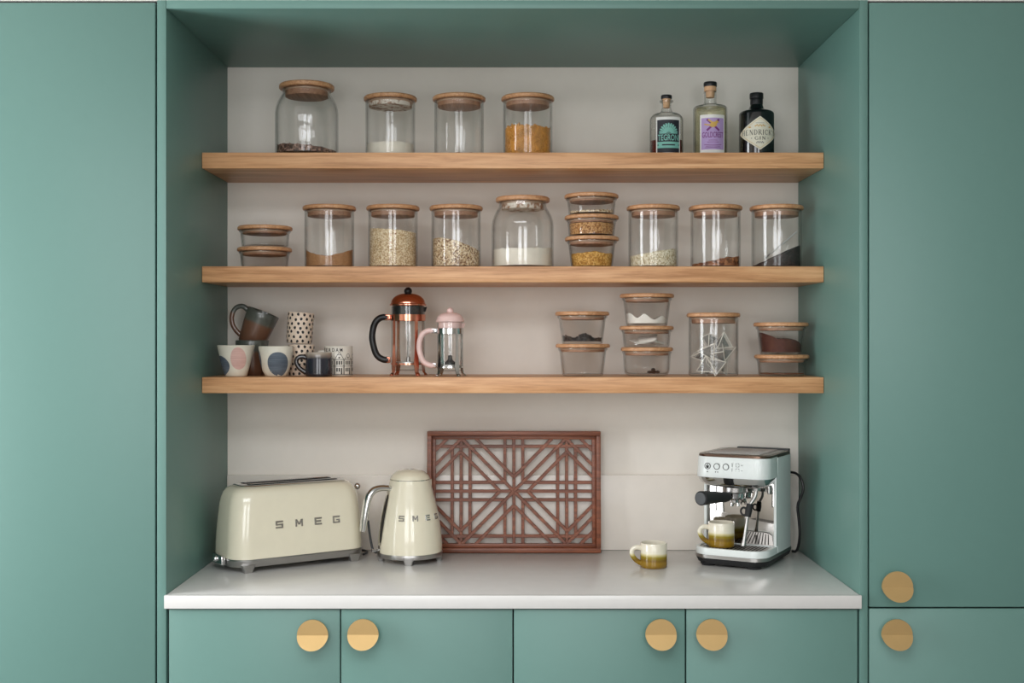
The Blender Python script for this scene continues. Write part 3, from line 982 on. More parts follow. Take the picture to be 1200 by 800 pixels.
place('low', make_box('low'), (X + 0.001, YJ, zl), 'nearly empty shallow glass bowl at the right end of the lowest shelf', C)
heap('spice_dust', 'thin brown residue in the shallow bowl under the cocoa', 'spice', 'nuts', (X + 0.001, YJ, zl), rlow, 0.0056, lambda x, y: 0.0072, 0.0006)
place('tall', make_box('tall'), (X - 0.001, YJ, zl + 0.0576), 'deep glass bowl of dark cocoa stacked at the right end', C)
heap('cocoa', 'dark red-brown cocoa powder sloping down to the right in a bowl', 'cocoa', 'cocoa', (X - 0.001, YJ, zl + 0.0576), rtall, 0.0066, lambda x, y: 0.042 - x * 0.25 + 0.004 * math.sin(x * 80), 0.003)

# ------------------------------------------------------------------ bottles
def bottle(name, label, loc, body_r, shoulder, neck_r, neck_z, top_z, mat, round_=0.008):
    t = thing(name, label, 'bottle', loc, group='spirit bottles on the top shelf')
    sh = []
    for i in range(7):
        a = PI / 2 * i / 6
        sh.append((body_r - round_ * (1 - math.cos(a)) - 0.0, shoulder - round_ + round_ * math.sin(a)))
    prof = [(body_r - 0.004, 0.0), (body_r - 0.001, 0.0015), (body_r, 0.005)] + sh
    re, ze = sh[-1]
    for i in range(1, 9):
        u = i / 8
        prof.append((re + (neck_r + 0.0015 - re) * (1 - (1 - u) ** 1.25), ze + (neck_z - ze) * (0.25 * u + 0.75 * u ** 3)))
    prof += [(neck_r, neck_z + 0.004), (neck_r, top_z)]
    return t, prof

# green-labelled bottle with red liquid
YB2 = 0.45
t, prof = bottle('gin_bottle', 'clear bottle with a dark label and a little red drink left', (wx(781, YB2), YB2, zt), 0.0455, 0.126, 0.0125, 0.138, 0.156, None, 0.020)
shell(t, prof + [(0.0185, 0.157), (0.0185, 0.161), (0.0120, 0.1615)], 0.0016, 0.006, 'bottleglass')
b = MB(); b.lathe([(0, 0.0066), (0.042, 0.0066), (0.0436, 0.009), (0.0436, 0.051), (0, 0.051)], 48); b.build('liquid', 'redliquid', t)
b = MB(); b.lathe([(0, 0.142), (0.0085, 0.142), (0.0105, 0.163), (0.0115, 0.166), (0, 0.166)], 24); s_ = b.build('stopper', 'cork', t)
b = MB(); b.lathe([(0, 0.1662), (0.0145, 0.1662), (0.0150, 0.168), (0.0150, 0.1745), (0.0140, 0.176), (0, 0.176)], 32); b.build('cap', 'blackplastic', s_)
rf = lambda z: 0.0455
b = MB(); b.wrap_rect(rf, -0.0355, 0.0355, 0.008, 0.110, 0, 0.0003); lb = b.build('label', 'paper', t)
b = MB(); b.wrap_rect(rf, -0.0320, 0.0320, 0.014, 0.102, 0, 0.0007)
b.wrap_rect(rf, -0.0320, 0.0320, 0.026, 0.043, 1, 0.0010)
# leafy fan emblem
for i in range(11):
    a = PI * (i + 0.5) / 11
    c0 = (0.006 * math.cos(a), 0.066 + 0.004 * math.sin(a)); c1 = (0.026 * math.cos(a), 0.066 + 0.027 * math.sin(a))
    b.wrap_line(rf, c0, c1, 0.0040, 1, 0.0010)
    b.wrap_disc(rf, (0.021 * math.cos(a), 0.066 + 0.022 * math.sin(a)), 0.0044, 0.0028, 1, 0.0012, 10, 2, rot=a)
for k in range(2): b.wrap_rect(rf, -0.026, 0.026, 0.0645 + k * 0.003, 0.0660 + k * 0.003, 1, 0.0010)
b.wrap_text(rf, 'TEGRONI', -0.030, 0.031, 0.046, 0.0625, 1, 0.0012, 0.012)
for x0, x1, z in ((-0.031, -0.028, 0.0345), (0.028, 0.031, 0.0345), (-0.018, 0.018, 0.0345)): b.wrap_rect(rf, x0, x1, z - 0.0018, z + 0.0018, 0, 0.0013)
b.build('print', ['navy', 'teal'], lb)

# straw-coloured bottle with lilac label
t, prof = bottle('gin_bottle', 'tall pale yellow gin bottle with a lilac label and cork stopper', (wx(832.3, YB2), YB2, zt), 0.0458, 0.146, 0.0165, 0.154, 0.182, None, 0.008)
shell(t, prof + [(0.0178, 0.1825), (0.0178, 0.186), (0.0120, 0.1865)], 0.0028, 0.009, 'bottleglass')
b = MB(); b.lathe([(0, 0.0098), (0.041, 0.0098), (0.0425, 0.012), (0.0425, 0.137), (0.040, 0.1395), (0.0, 0.1400)], 48); b.build('liquid', 'yellowglass', t)
b = MB(); b.lathe([(0, 0.170), (0.0110, 0.170), (0.0125, 0.1868), (0.0165, 0.187), (0.0165, 0.199), (0, 0.199)], 28); s_ = b.build('stopper', 'cork', t)
b = MB(); b.lathe([(0, 0.1992), (0.0175, 0.1992), (0.0180, 0.201), (0.0180, 0.2095), (0.0168, 0.2115), (0, 0.2115)], 32); b.build('cap', 'blackplastic', s_)
rf = lambda z: 0.0458
b = MB(); b.wrap_rect(rf, -0.0365, 0.0365, 0.0125, 0.116, 0, 0.0003); lb = b.build('label', 'paper', t)
b = MB(); b.wrap_rect(rf, -0.0325, 0.0325, 0.022, 0.107, 0, 0.0007)
b.wrap_line(rf, (-0.017, 0.103), (0.017, 0.073), 0.0055, 1, 0.0010); b.wrap_line(rf, (0.017, 0.103), (-0.017, 0.073), 0.0055, 1, 0.0012)
b.wrap_disc(rf, (0.001, 0.089), 0.0105, 0.0075, 2, 0.0016, 16, 2, rot=0.3); b.wrap_disc(rf, (0.010, 0.096), 0.0042, 0.0042, 2, 0.0018, 12, 2)
b.wrap_line(rf, (-0.007, 0.087), (-0.024, 0.090), 0.0035, 2, 0.0017); b.wrap_line(rf, (-0.002, 0.094), (-0.013, 0.102), 0.0045, 2, 0.0017); b.wrap_line(rf, (0.013, 0.096), (0.018, 0.094), 0.0016, 2, 0.0018)
b.wrap_text(rf, 'GOLDCREST', -0.030, 0.030, 0.054, 0.069, 1, 0.0012, 0.012)
for z, w in ((0.047, 0.012), (0.042, 0.016), (0.035, 0.024), (0.031, 0.020), (0.027, 0.022)): b.wrap_rect(rf, -w, w, z - 0.0006, z + 0.0006, 1, 0.0011)
b.build('print', ['lilac', 'purple', 'gold'], lb)

# black apothecary bottle with diamond label
t, prof = bottle('gin_bottle', 'squat black gin bottle with a cream diamond label', (wx(886.5, YB2), YB2, zt), 0.0475, 0.132, 0.0165, 0.146, 0.150, None, 0.010)
b = MB(); b.lathe([(0, 0)] + prof + [(0, 0.150)], 64); b.build('bottle_body', 'blackglass', t, 50)
b = MB(); b.lathe([(0, 0.1503), (0.0170, 0.1503), (0.0172, 0.163), (0.0165, 0.165), (0.0185, 0.167), (0.0185, 0.180), (0.0175, 0.1815), (0, 0.1815)], 32); b.build('cap', 'blackplastic', t)
rf = lambda z: 0.0475
zc, hw, hh = 0.066, 0.066, 0.0455
def diam(sc):
    def f(u, v):
        p, q = u * 2 - 1, v * 2 - 1
        x, z = (p - q) / 2, (p + q) / 2
        k = 1.0 - 0.10 * (1 - abs(abs(p) - abs(q))) if False else 1.0
        return (x * hw * sc * k, zc + z * hh * sc * k)
    return f
b = MB(); b.wrap_patch(rf, diam(1.0), 16, 16, 0, 0.0003); lb = b.build('label', 'parch', t)
b = MB()
serif_line(b, rf, "HENDRICK'S", -0.0530, 0.0530, zc - 0.005, zc + 0.0090, 0, 0.0009)
serif_line(b, rf, "GIN", -0.0155, 0.0155, zc - 0.0180, zc - 0.0095, 0, 0.0009)
for sx in (-0.023, 0.023): b.wrap_disc(rf, (sx, zc - 0.0137), 0.0013, 0.0013, 0, 0.0009, 8, 1)
for k in range(7):
    b.wrap_disc(rf, ((k - 3) * 0.0042, zc + 0.019 + (k % 2) * 0.0022), 0.0018, 0.0024, 1, 0.0008, 8, 1, rot=(k - 3) * 0.3)
    b.wrap_disc(rf, ((k - 3) * 0.0030, zc - 0.026 + (k % 2) * 0.0022), 0.0013, 0.0022, 2, 0.0008, 8, 1)
b.wrap_line(rf, (-0.012, zc + 0.027), (0.012, zc + 0.027), 0.0008, 2, 0.0008)
for sx in (-1, 1):
    b.wrap_disc(rf, (sx * 0.028, zc + 0.016), 0.004, 0.002, 1, 0.0008, 10, 2)
    for sz in (-1, 1): b.wrap_line(rf, (0, zc + sz * hh * 0.90), (sx * hw * 0.90, zc), 0.0009, 1, 0.0008)
b.build('print', ['ink', 'gold', 'greyink'], lb)

# ------------------------------------------------------------------ cups and mugs on the low shelf
def cup_profile(outer, th, foot):
    inner = [(max(r - th, 0.001), max(z, foot)) for r, z in outer]
    top = outer[-1]
    return [(0, outer[0][1])] + outer + [(top[0] - th * 0.3, top[1] + th * 0.35), (top[0] - th * 0.8, top[1] + 0.0005)] + list(reversed(inner[:-1])) + [(0, foot)]
def interp(outer):
    def f(z):
        for (r0, z0), (r1, z1) in zip(outer[:-1], outer[1:]):
            if z0 <= z <= z1 and z1 > z0: return r0 + (r1 - r0) * (z - z0) / (z1 - z0)
        return outer[-1][0] if z > outer[-1][1] else outer[0][0]
    return f

CG = 'cups and mugs on the lowest shelf'
Y = 0.385
out = [(0.026, 0.0), (0.029, 0.002), (0.0345, 0.020), (0.041, 0.045), (0.046, 0.066), (0.0492, 0.0815)]
t = thing('tumbler', 'cream handleless cup with a pink oval and a blue patch, at the left end', 'cup', (wx(276.5, Y), Y, zl), group=CG)
b = MB(); b.lathe(cup_profile(out, 0.004, 0.006), 56); rf = interp(out)
b.wrap_disc(rf, (0.0165, 0.048), 0.0215, 0.0295, 2, 0.0005, 28, 6, wob=0.02)
b.wrap_disc(rf, (-0.040, 0.028), 0.031, 0.0275, 1, 0.0005, 28, 6, wob=0.03)
b.build('body', ['cupwhite', 'patchblue', 'patchpink'], t, 50)
out = [(0.024, 0.0), (0.028, 0.002), (0.035, 0.014), (0.0405, 0.034), (0.0445, 0.058), (0.0462, 0.079)]
t = thing('tumbler', 'cream handleless cup with one large blue-grey oval', 'cup', (wx(323.5, Y), Y, zl), group=CG)
b = MB(); b.lathe(cup_profile(out, 0.004, 0.006), 56); rf = interp(out)
b.wrap_disc(rf, (0.014, 0.034), 0.029, 0.032, 1, 0.0005, 28, 6, wob=0.03)
b.wrap_disc(rf, (-0.062, 0.040), 0.022, 0.034, 1, 0.0005, 28, 6, wob=0.03)
b.build('body', ['cupwhite', 'patchblue'], t, 50)
# clay mugs
def make_clay():
    t = thing('clay_mug', 'x', 'mug')
    out = [(0.033, 0.0), (0.0355, 0.003), (0.039, 0.03), (0.042, 0.06), (0.0435, 0.08), (0.0450, 0.095)]
    b = MB(); b.lathe(cup_profile(out, 0.004, 0.006), 56); b.build('body', 'claymug', t, 50)
    b = MB(); b.tube([(-0.0395, 0, 0.084), (-0.060, 0, 0.092), (-0.078, 0, 0.078), (-0.078, 0, 0.050), (-0.062, 0, 0.026), (-0.036, 0, 0.014)], [0.0055, 0.0055, 0.005, 0.005, 0.005, 0.0055], 12, smooth=2, flat=1.3)
    b.build('handle', 'claymug', t)
    return t
Y = 0.482
X = wx(295.5, Y)
place('clay', make_clay, (X, Y, zl), 'brown clay mug with grey rim standing behind the two cream cups', CG, rz=-1.9)
o = place('clay', make_clay, (X - 0.0045, Y, zl + 0.0845), 'brown clay mug tilted to the right in the mouth of another mug', CG)
o.rotation_euler = (0, math.radians(22), 0)
# dotted beakers
def make_dotted():
    t = thing('dotted_beaker', 'x', 'cup')
    out = [(0.0315, 0.0), (0.0335, 0.002), (0.0345, 0.02), (0.0350, 0.05), (0.0352, 0.0835)]
    b = MB(); b.lathe(cup_profile(out, 0.0035, 0.006), 56); rf = interp(out)
    for r_ in range(7):
        for k in range(13):
            s_ = (k + (0.5 if r_ % 2 else 0)) * (2 * PI * 0.0345 / 13) + random.uniform(-0.002, 0.002)
            z = 0.007 + r_ * 0.0118 + random.uniform(-0.0018, 0.0018)
            b.wrap_disc(rf, (s_ - 0.1, z), 0.0036, 0.0042, 1, 0.0005, 10, 1, rot=random.uniform(-0.4, 0.4), wob=0.08)
    b.build('body', ['dotcup', 'ink'], t, 50)
    return t
Y = 0.455
place('dot', make_dotted, (wx(353, Y), Y, zl), 'black-dotted cream beaker standing below another, behind the dark mug', CG)
o = place('dot', make_dotted, (wx(350.3, Y), Y, zl + 0.0873), 'black-dotted cream beaker leaning on top of its twin', CG, rz=0.9)
o.rotation_euler = (0, math.radians(4.0), 0.0)
# small handled mugs (dark glaze; olive glaze)
def small_mug(name, label, mat, hmat, loc, rz, group):
    t = thing(name, label, 'mug', loc, rz, group)
    out = [(0.0335, 0.0), (0.0352, 0.0015), (0.0356, 0.008), (0.0352, 0.030), (0.0346, 0.042), (0.0350, 0.0632)]
    b = MB(); b.lathe(cup_profile(out, 0.0032, 0.005), 56); b.build('body', mat, t, 50)
    b = MB(); b.tube([(-0.0325, 0, 0.050), (-0.046, 0, 0.054), (-0.058, 0, 0.048), (-0.060, 0, 0.036), (-0.050, 0, 0.020), (-0.033, 0, 0.010)], [0.005, 0.0048, 0.0044, 0.0044, 0.0046, 0.005], 12, smooth=2, flat=1.35)
    b.build('handle', hmat, t)
    return t
Y = 0.372
small_mug('glazed_mug', 'small blue-black mug with pale rim and its handle to the left', 'darkmug', 'darkhandle', (wx(373.7, Y), Y, zl), 0.1, CG)
# printed city mug
Y = 0.45
t = thing('printed_mug', 'white mug printed with black canal houses behind the dark mug', 'mug', (wx(396.8, Y), Y, zl), 0.12, CG)
out = [(0.036, 0.0), (0.0378, 0.002), (0.0382, 0.01), (0.0382, 0.0795)]
b = MB(); b.lathe(cup_profile(out, 0.003, 0.005), 56); rf = lambda z: 0.0382
for i, ch in enumerate('AMSTERDAM'):
    c = 0.0080 - (8 - i) * 0.0108
    b.wrap_text(rf, ch, c - 0.0036, c + 0.0036, 0.0655, 0.0748, 1, 0.0006, 0.012)
def house(x0, x1, zr, step):
    W = 0.0012
    xm = (x0 + x1) / 2
    ev = 0.0445
    b.wrap_line(rf, (x0, 0.004), (x0, ev), W, 1); b.wrap_line(rf, (x1, 0.004), (x1, ev), W, 1)
    b.wrap_line(rf, (x0, ev), (x1, ev), W, 1); b.wrap_line(rf, (x0, 0.0265), (x1, 0.0265), W, 1)
    if step:
        b.wrap_line(rf, (x0, ev), (xm - 0.005, zr - 0.007), W, 1); b.wrap_line(rf, (x1, ev), (xm + 0.005, zr - 0.007), W, 1)
        b.wrap_line(rf, (xm - 0.006, zr - 0.007), (xm + 0.006, zr - 0.007), W, 1); b.wrap_line(rf, (xm - 0.005, zr - 0.007), (xm, zr), W, 1); b.wrap_line(rf, (xm + 0.005, zr - 0.007), (xm, zr), W, 1)
    else:
        for sg in (-1, 1):
            b.wrap_line(rf, (xm + sg * (x1 - xm), ev), (xm + sg * 0.006, ev + 0.005), W, 1); b.wrap_line(rf, (xm + sg * 0.006, ev + 0.005), (xm + sg * 0.004, zr - 0.002), W, 1); b.wrap_line(rf, (xm + sg * 0.004, zr - 0.002), (xm, zr), W, 1)
    b.wrap_disc(rf, (xm, ev + 0.0050), 0.0022, 0.0024, 1, 0.0006, 10, 1)
    for k in range(3):
        xw = x0 + (x1 - x0) * (k + 1) / 4
        b.wrap_rect(rf, xw - 0.0017, xw + 0.0017, 0.0305, 0.0405, 1, 0.0006)
        b.wrap_rect(rf, xw - 0.0017, xw + 0.0017, 0.0120 if k < 2 else 0.0050, 0.0220, 1, 0.0006)
b.wrap_line(rf, (-0.07, 0.004), (0.07, 0.004), 0.0012, 1)
for k, hx in enumerate((-0.0495, -0.0235, 0.0028, 0.0285, 0.0540)):
    house(hx - 0.0122, hx + 0.0122, 0.0600 if k % 2 else 0.0640, k % 2 == 0)
b.build('body', ['mugwhite', 'ink'], t, 50)
b = MB(); b.tube([(-0.036, 0.008, 0.064), (-0.052, 0.010, 0.066), (-0.060, 0.011, 0.052), (-0.058, 0.011, 0.034), (-0.036, 0.008, 0.018)], 0.0042, 12, smooth=2); b.build('handle', 'mugwhite', t)

# ------------------------------------------------------------------ coffee presses
def press(label, X, Y, r, h, metal, plastic, hz, sc):
    t = thing('french_press', label, 'coffee press', (X, Y, zl), group='coffee presses on the lowest shelf')
    zb = h * 0.655          # band centre height
    zlid = h * 0.79         # lid rim height
    bh = 0.0085 * sc
    b = MB(); b.lathe([(r + 0.0006, zb - bh), (r + 0.0022, zb - bh), (r + 0.0022, zb + bh), (r + 0.0006, zb + bh)], 48, closed=True)
    b.build('band', metal, t)
    zr = h * 0.135
    b = MB(); b.lathe([(r + 0.0006, zr - 0.002), (r + 0.002, zr - 0.002), (r + 0.002, zr + 0.002), (r + 0.0006, zr + 0.002)], 48, closed=True)
    b.build('lower_ring', metal, t)
    for i, a in enumerate((-135, -58, 38, 128)):
        a = math.radians(a)
        w = 0.0042 * sc
        R1 = r + 0.0024
        rings = []
        for (zz, q, ww) in ((zb - bh, R1, w), (h * 0.30, R1, w), (h * 0.16, R1, w * 1.7), (h * 0.10, R1 + 0.001, w * 1.6), (h * 0.04, R1 + 0.003, w * 1.3), (0.006, R1 + 0.007, w * 1.5), (0.0008, R1 + 0.010, w * 1.7)):
            rings.append([(q, -ww, zz), (q + 0.0016, -ww, zz), (q + 0.0016, ww, zz), (q, ww, zz)])
        lb = MB(); lb.loft(rings, T=Matrix.Rotation(a, 4, 'Z')); lb.sphere(Matrix.Rotation(a, 3, 'Z') @ Vector((R1 + 0.010, 0, 0.0032)), 0.003 * sc, 12)
        lb.build('leg', metal, t)
    b = MB()
    zt_ = zlid - 0.002
    pr = [(r * 0.86, 0.014), (r * 0.97, 0.0155), (r, 0.020), (r, zt_)]
    inner = [(q - 0.002, max(z, 0.0165)) for q, z in pr]
    b.lathe([(0, 0.014)] + pr + [(r - 0.002, zt_)] + list(reversed(inner[:-1])) + [(0, 0.0165)], 48)
    b.build('beaker', 'glass', t, 50)
    b = MB(); b.lathe([(r - 0.0045, zb + bh * 1.1), (r - 0.0026, zb + bh * 1.1), (r - 0.0026, zlid - 0.001), (r - 0.0045, zlid - 0.001)], 48, closed=True)
    # spout lip
    b.loft([[(r - 0.004, -0.012, zlid - 0.018), (r + 0.002, -0.006, zlid - 0.016), (r + 0.002, 0.006, zlid - 0.016), (r - 0.004, 0.012, zlid - 0.018)],
            [(r - 0.004, -0.014, zlid - 0.004), (r + 0.006, -0.004, zlid - 0.003), (r + 0.006, 0.004, zlid - 0.003), (r - 0.004, 0.014, zlid - 0.004)]])
    b.build('collar', 'blackplastic' if plastic == 'blackplastic' else plastic, t)
    R = r * 1.10
    b = MB()
    pf = [(R * 0.98, zlid), (R, zlid + 0.001), (R, zlid + 0.0035), (R * 0.97, zlid + 0.005)]
    dh = h * 0.93 - zlid - 0.006
    for i in range(0, 11):
        a = PI / 2 * i / 10
        pf.append((R * 0.90 * math.cos(a) ** 0.85 + 0.002, zlid + 0.006 + dh * math.sin(a) ** 1.1))
    b.lathe([(0, zlid)] + pf + [(0, zlid + 0.006 + dh)], 48)
    ld = b.build('lid', metal if metal == 'copper' else plastic, t)
    b = MB(); kr = 0.0108 if metal == 'copper' else 0.0095
    zk = h - kr
    b.lathe([(kr * 0.8, zlid + 0.006 + dh - 0.001), (kr * 0.55, zk - kr * 0.8), (kr * 0.5, zk - kr * 0.5)], 20); b.sphere((0, 0, zk), kr, 24)
    b.build('knob', plastic, ld)
    b = MB(); b.lathe([(0, zr - 0.001), (r - 0.004, zr - 0.001), (r - 0.003, zr + 0.003), (r - 0.004, zr + 0.006), (0.006, zr + 0.007), (0.005, zr + 0.018), (0.0018, zr + 0.020), (0.0018, zlid - 0.001), (0, zlid - 0.001)], 40)
    b.tube([(0.004, 0, zr + 0.006), (0.006, 0, zr + 0.016), (0.0, 0, zr + 0.022)], 0.0015, 8)
    b.build('plunger', 'satin', t)
    if metal != 'copper':
        b = MB(); b.lathe([(r * 0.42, zr + 0.0075), (r * 0.42, zr + 0.012), (r * 0.18, zr + 0.020), (r * 0.16, zr + 0.030), (0.0025, zr + 0.032)], 28); b.build('filter_hub', 'blackplastic', t)
    # handle and its clips
    z1, z0 = zb + 0.001, hz
    L = r * (1.14 if metal == 'copper' else 1.40)
    pts = [(-r - 0.010, 0, z1), (-r - L * 0.55, 0, z1 + 0.001), (-r - L * 0.88, 0, z1 - (z1 - z0) * 0.12), (-r - L * 1.02, 0, (z1 + z0) / 2 + 0.010), (-r - L * 0.98, 0, (z1 + z0) / 2 - 0.012), (-r - L * 0.80, 0, z0 + (z1 - z0) * 0.10), (-r - L * 0.45, 0, z0 - 0.001), (-r - 0.006, 0, z0 - 0.001)]
    hb = MB(); hb.tube(pts, 0.0088 * sc, 14, smooth=3, flat=1.0, up=(0, 1, 0)); hb.build('handle', plastic, t)
    for zz, q in ((z1, 0.013), (z0 - 0.001, 0.009)):
        cb = MB(); cb.box(-r - q - 0.004, -r - 0.0021, -0.007 * sc, 0.007 * sc, zz - 0.0078 * sc, zz + 0.0078 * sc, 0.002)
        cb.sphere((-r - q * 0.7, -0.0075 * sc, zz), 0.003 * sc, 10)
        cb.build('clip', metal, t)
    return t
press('large copper coffee press with a black handle and ball knob', wx(478.2, 0.445), 0.445, 0.0455, 0.2405, 'copper', 'blackplastic', 0.0440, 1.0)
press('small pale pink and chrome coffee press', wx(527.5, 0.395), 0.395, 0.0345, 0.184, 'chrome', 'pink', 0.0300, 0.85)

# ------------------------------------------------------------------ toaster
TY = math.radians(34)
t = thing('toaster', 'long cream enamel toaster with chrome base in the left corner', 'toaster', (-0.600, 0.410, WT + 0.0003), TY)
b = MB()
b.slab([(0.012, rrect(0.176, 0.076, 0.045, 8)), (0.014, rrect(0.188, 0.088, 0.05, 8)), (0.030, rrect(0.191, 0.091, 0.052, 8)), (0.033, rrect(0.189, 0.089, 0.05, 8))])
base = b.build('base', 'satin', t)
def foot(x, y, m='chrome', s=1.0, sy=1):
    b = MB()
    b.slab([(0.0, rrect(0.0115 * s, 0.009 * s, 0.004, 4, x, y)), (0.004, rrect(0.012 * s, 0.0095 * s, 0.004, 4, x, y)), (0.008, rrect(0.013 * s, 0.010 * s, 0.004, 4, x, y)), (0.014, rrect(0.0165 * s, 0.0105 * s, 0.005, 4, x, y)), (0.020, rrect(0.019 * s, 0.011 * s, 0.005, 4, x, y))])
    return b
for sx in (-1, 1):
    for sy in (-1, 1): foot(sx * 0.150, sy * 0.081).build('foot', 'satin', t)
b = MB()
def trr(z, hx, hy, r): return [(x, y, z) for x, y in rrect(hx, hy, r, 10)]
L = [(0.0335, .1895, .0895, .052), (0.05, .1895, .0895, .052), (0.09, .1885, .0875, .052), (0.13, .1855, .0845, .052), (0.160, .1820, .0815, .051), (0.178, .1780, .0785, .050), (0.191, .1725, .0735, .048), (0.199, .1655, .0670, .045), (0.203, .1580, .0600, .042), (0.2045, .1520, .0545, .040)]
ZK = 0.171 / 0.163
b.loft([trr(0.0335 + (z - 0.0335) * ZK * (1.0 if z > 0.04 else 1.0), a, c, r) for z, a, c, r in L])
b.build('body', 'cream', t, 60)
b = MB(); b.slab([(0.2132, rrect(0.149, 0.049, 0.030, 8)), (0.2155, rrect(0.150, 0.050, 0.031, 8)), (0.2172, rrect(0.147, 0.047, 0.029, 8))])
tp = b.build('slot_plate', 'chrome', t)
for sy in (-1, 1):
    b = MB(); b.slab([(0.2174, rrect(0.128, 0.0145, 0.010, 6, 0, sy * 0.021)), (0.2179, rrect(0.127, 0.0140, 0.010, 6, 0, sy * 0.021))])
    b.tube([(-0.12, sy * 0.021, 0.2185), (0.12, sy * 0.021, 0.2185)], 0.0015, 8, mi=1)
    b.build('bread_slot', ['rubber', 'chrome'], tp)
b = MB()
for ch, lx in zip('SMEG', (-0.0665, -0.0115, 0.0430, 0.0955)):
    b = MB(); block_letter(b, ch, Matrix.Translation((lx, -0.0862, 0.117)) @ Matrix.Rotation(math.radians(-4.5), 4, 'X'), 0.0205, 0.0190, 0.0026)
    b.build('logo_letter', 'logometal', t, 30)
# lever, crumb tray
b = MB(); b.tube([(0.166, 0, 0.187), (0.194, 0, 0.189)], 0.004, 12); b.build('lever_stem', 'chrome', t)
b = MB(); b.sphere((0.2015, 0, 0.190), 0.0095, 24); b.build('lever_knob', 'chrome', t)
b = MB(); b.box(-0.2035, -0.1915, -0.035, 0.035, 0.016, 0.040, 0.003); b.sphere((-0.206, 0.0, 0.03), 0.008, 16); b.build('crumb_tray', 'chrome', t)
b = MB(); b.tube([(0.175, 0.060, 0.020), (0.196, 0.060, 0.010), (0.208, 0.050, 0.0042), (0.232, 0.030, 0.0042), (0.236, 0.0, 0.0042), (0.205, -0.03, 0.0042)], 0.0032, 10, smooth=2); b.build('cord', 'darkgrey', t)

# ------------------------------------------------------------------ kettle
Yk = 0.438
t = thing('kettle', 'cream enamel kettle with chrome handle beside the wooden tray', 'kettle', (wx(480.5, Yk), Yk, WT + 0.0003), math.radians(30))
b = MB(); b.lathe([(0, 0.012), (0.080, 0.012), (0.0875, 0.014), (0.0885, 0.021), (0.0875, 0.0255), (0, 0.0255)], 56); b.build('base', 'satin', t)
for a in (45, 135, 225, 315):
    a = math.radians(a + 17)
    fb = foot(0, 0, s=0.9)
    o = fb.build('foot', 'satin', t)
    o.location = (0.078 * math.cos(a), 0.078 * math.sin(a), 0)
    o.rotation_euler = (0, 0, a - PI / 2)
kp = [(0.0872, 0.0258), (0.0872, 0.04), (0.0862, 0.06), (0.0842, 0.08), (0.0813, 0.10), (0.0765, 0.128), (0.0705, 0.155), (0.0640, 0.180), (0.0578, 0.203), (0.0548, 0.2185)]
b = MB(); b.lathe([(0, 0.0258)] + kp + [(0.052, 0.2192), (0, 0.2192)], 64); b.build('body', 'cream', t, 60)
rk = interp(kp)
b = MB(); b.lathe([(0, 0.2197), (0.0535, 0.2197), (0.0545, 0.2208), (0.0530, 0.2250), (0.0480, 0.2320), (0.0400, 0.2390), (0.0300, 0.2435), (0.0150, 0.2462), (0, 0.2466)], 56)
ld = b.build('lid', 'cream', t, 60)
b = MB(); b.lathe([(0.0535, 0.2188), (0.0553, 0.2188), (0.0553, 0.2200), (0.0535, 0.2200)], 56, closed=True); b.build('lid_ring', 'chrome', ld)
b = MB(); b.lathe([(0, 0.2466), (0.010, 0.2464), (0.010, 0.2472), (0.0085, 0.2478), (0, 0.2478)], 20, T=Matrix.Translation((0.0, 0.0, -0.0002))); b.build('lid_button', 'chrome', ld)
b = MB(); b.tube([(-0.053, 0, 0.196), (-0.080, 0, 0.2015), (-0.108, 0, 0.197), (-0.124, 0, 0.176), (-0.130, 0, 0.145), (-0.135, 0, 0.112), (-0.138, 0, 0.088)], [0.0105, 0.0115, 0.0125, 0.013, 0.013, 0.0125, 0.011], 18, smooth=2, flat=0.75, up=(0, 0, 1)); b.build('handle', 'chrome', t)
b = MB()   # water gauge
Rm = Matrix.Rotation(math.radians(-78), 4, 'Z')
def gauge(w, z0, z1, off, mi):
    b.wrap_disc(rk, (0, (z0 + z1) / 2), w, (z1 - z0) / 2, mi, off, 24, 5)
gauge(0.0115, 0.045, 0.190, 0.0012, 0); gauge(0.0075, 0.052, 0.182, 0.0022, 1)
o = b.build('water_gauge', ['chrome', 'blackplastic'], t, 60); o.rotation_euler = (0, 0, math.radians(-90))
b = MB(); b.wrap_disc(rk, (0, 0.036), 0.008, 0.011, 0, 0.001, 16, 2); b.tube([(0, -0.086, 0.034), (0, -0.098, 0.032), (0, -0.108, 0.033)], [0.003, 0.003, 0.005], 10)
o = b.build('switch', 'chrome', t); o.rotation_euler = (0, 0, math.radians(-96))
b = MB()   # spout
b.loft([[(0.058, -0.016, 0.188), (0.0622, -0.008, 0.188), (0.0622, 0.008, 0.188), (0.058, 0.016, 0.188)], [(0.049, -0.018, 0.2150), (0.0625, -0.006, 0.2165), (0.0625, 0.006, 0.2165), (0.049, 0.018, 0.2150)]])
b.build('spout', 'cream', t)
b = MB()
for ch, ss in zip('SMEG', (-0.0565, -0.0200, 0.0160, 0.0500)):
    z = 0.123; R = rk(z); a = ss / R
    b = MB(); block_letter(b, ch, Matrix.Rotation(a, 4, 'Z') @ Matrix.Translation((0, -R + 0.0004, z)) @ Matrix.Rotation(math.radians(-12), 4, 'X'), 0.0150, 0.0150, 0.0026)
    b.build('logo_letter', 'logometal', t, 30)
b = MB(); b.tube([(-0.060, 0.066, 0.018), (-0.072, 0.084, 0.012), (-0.078, 0.094, 0.06), (-0.081, 0.098, 0.10)], 0.0032, 10, smooth=2)
b.build('cord', 'darkgrey', t)

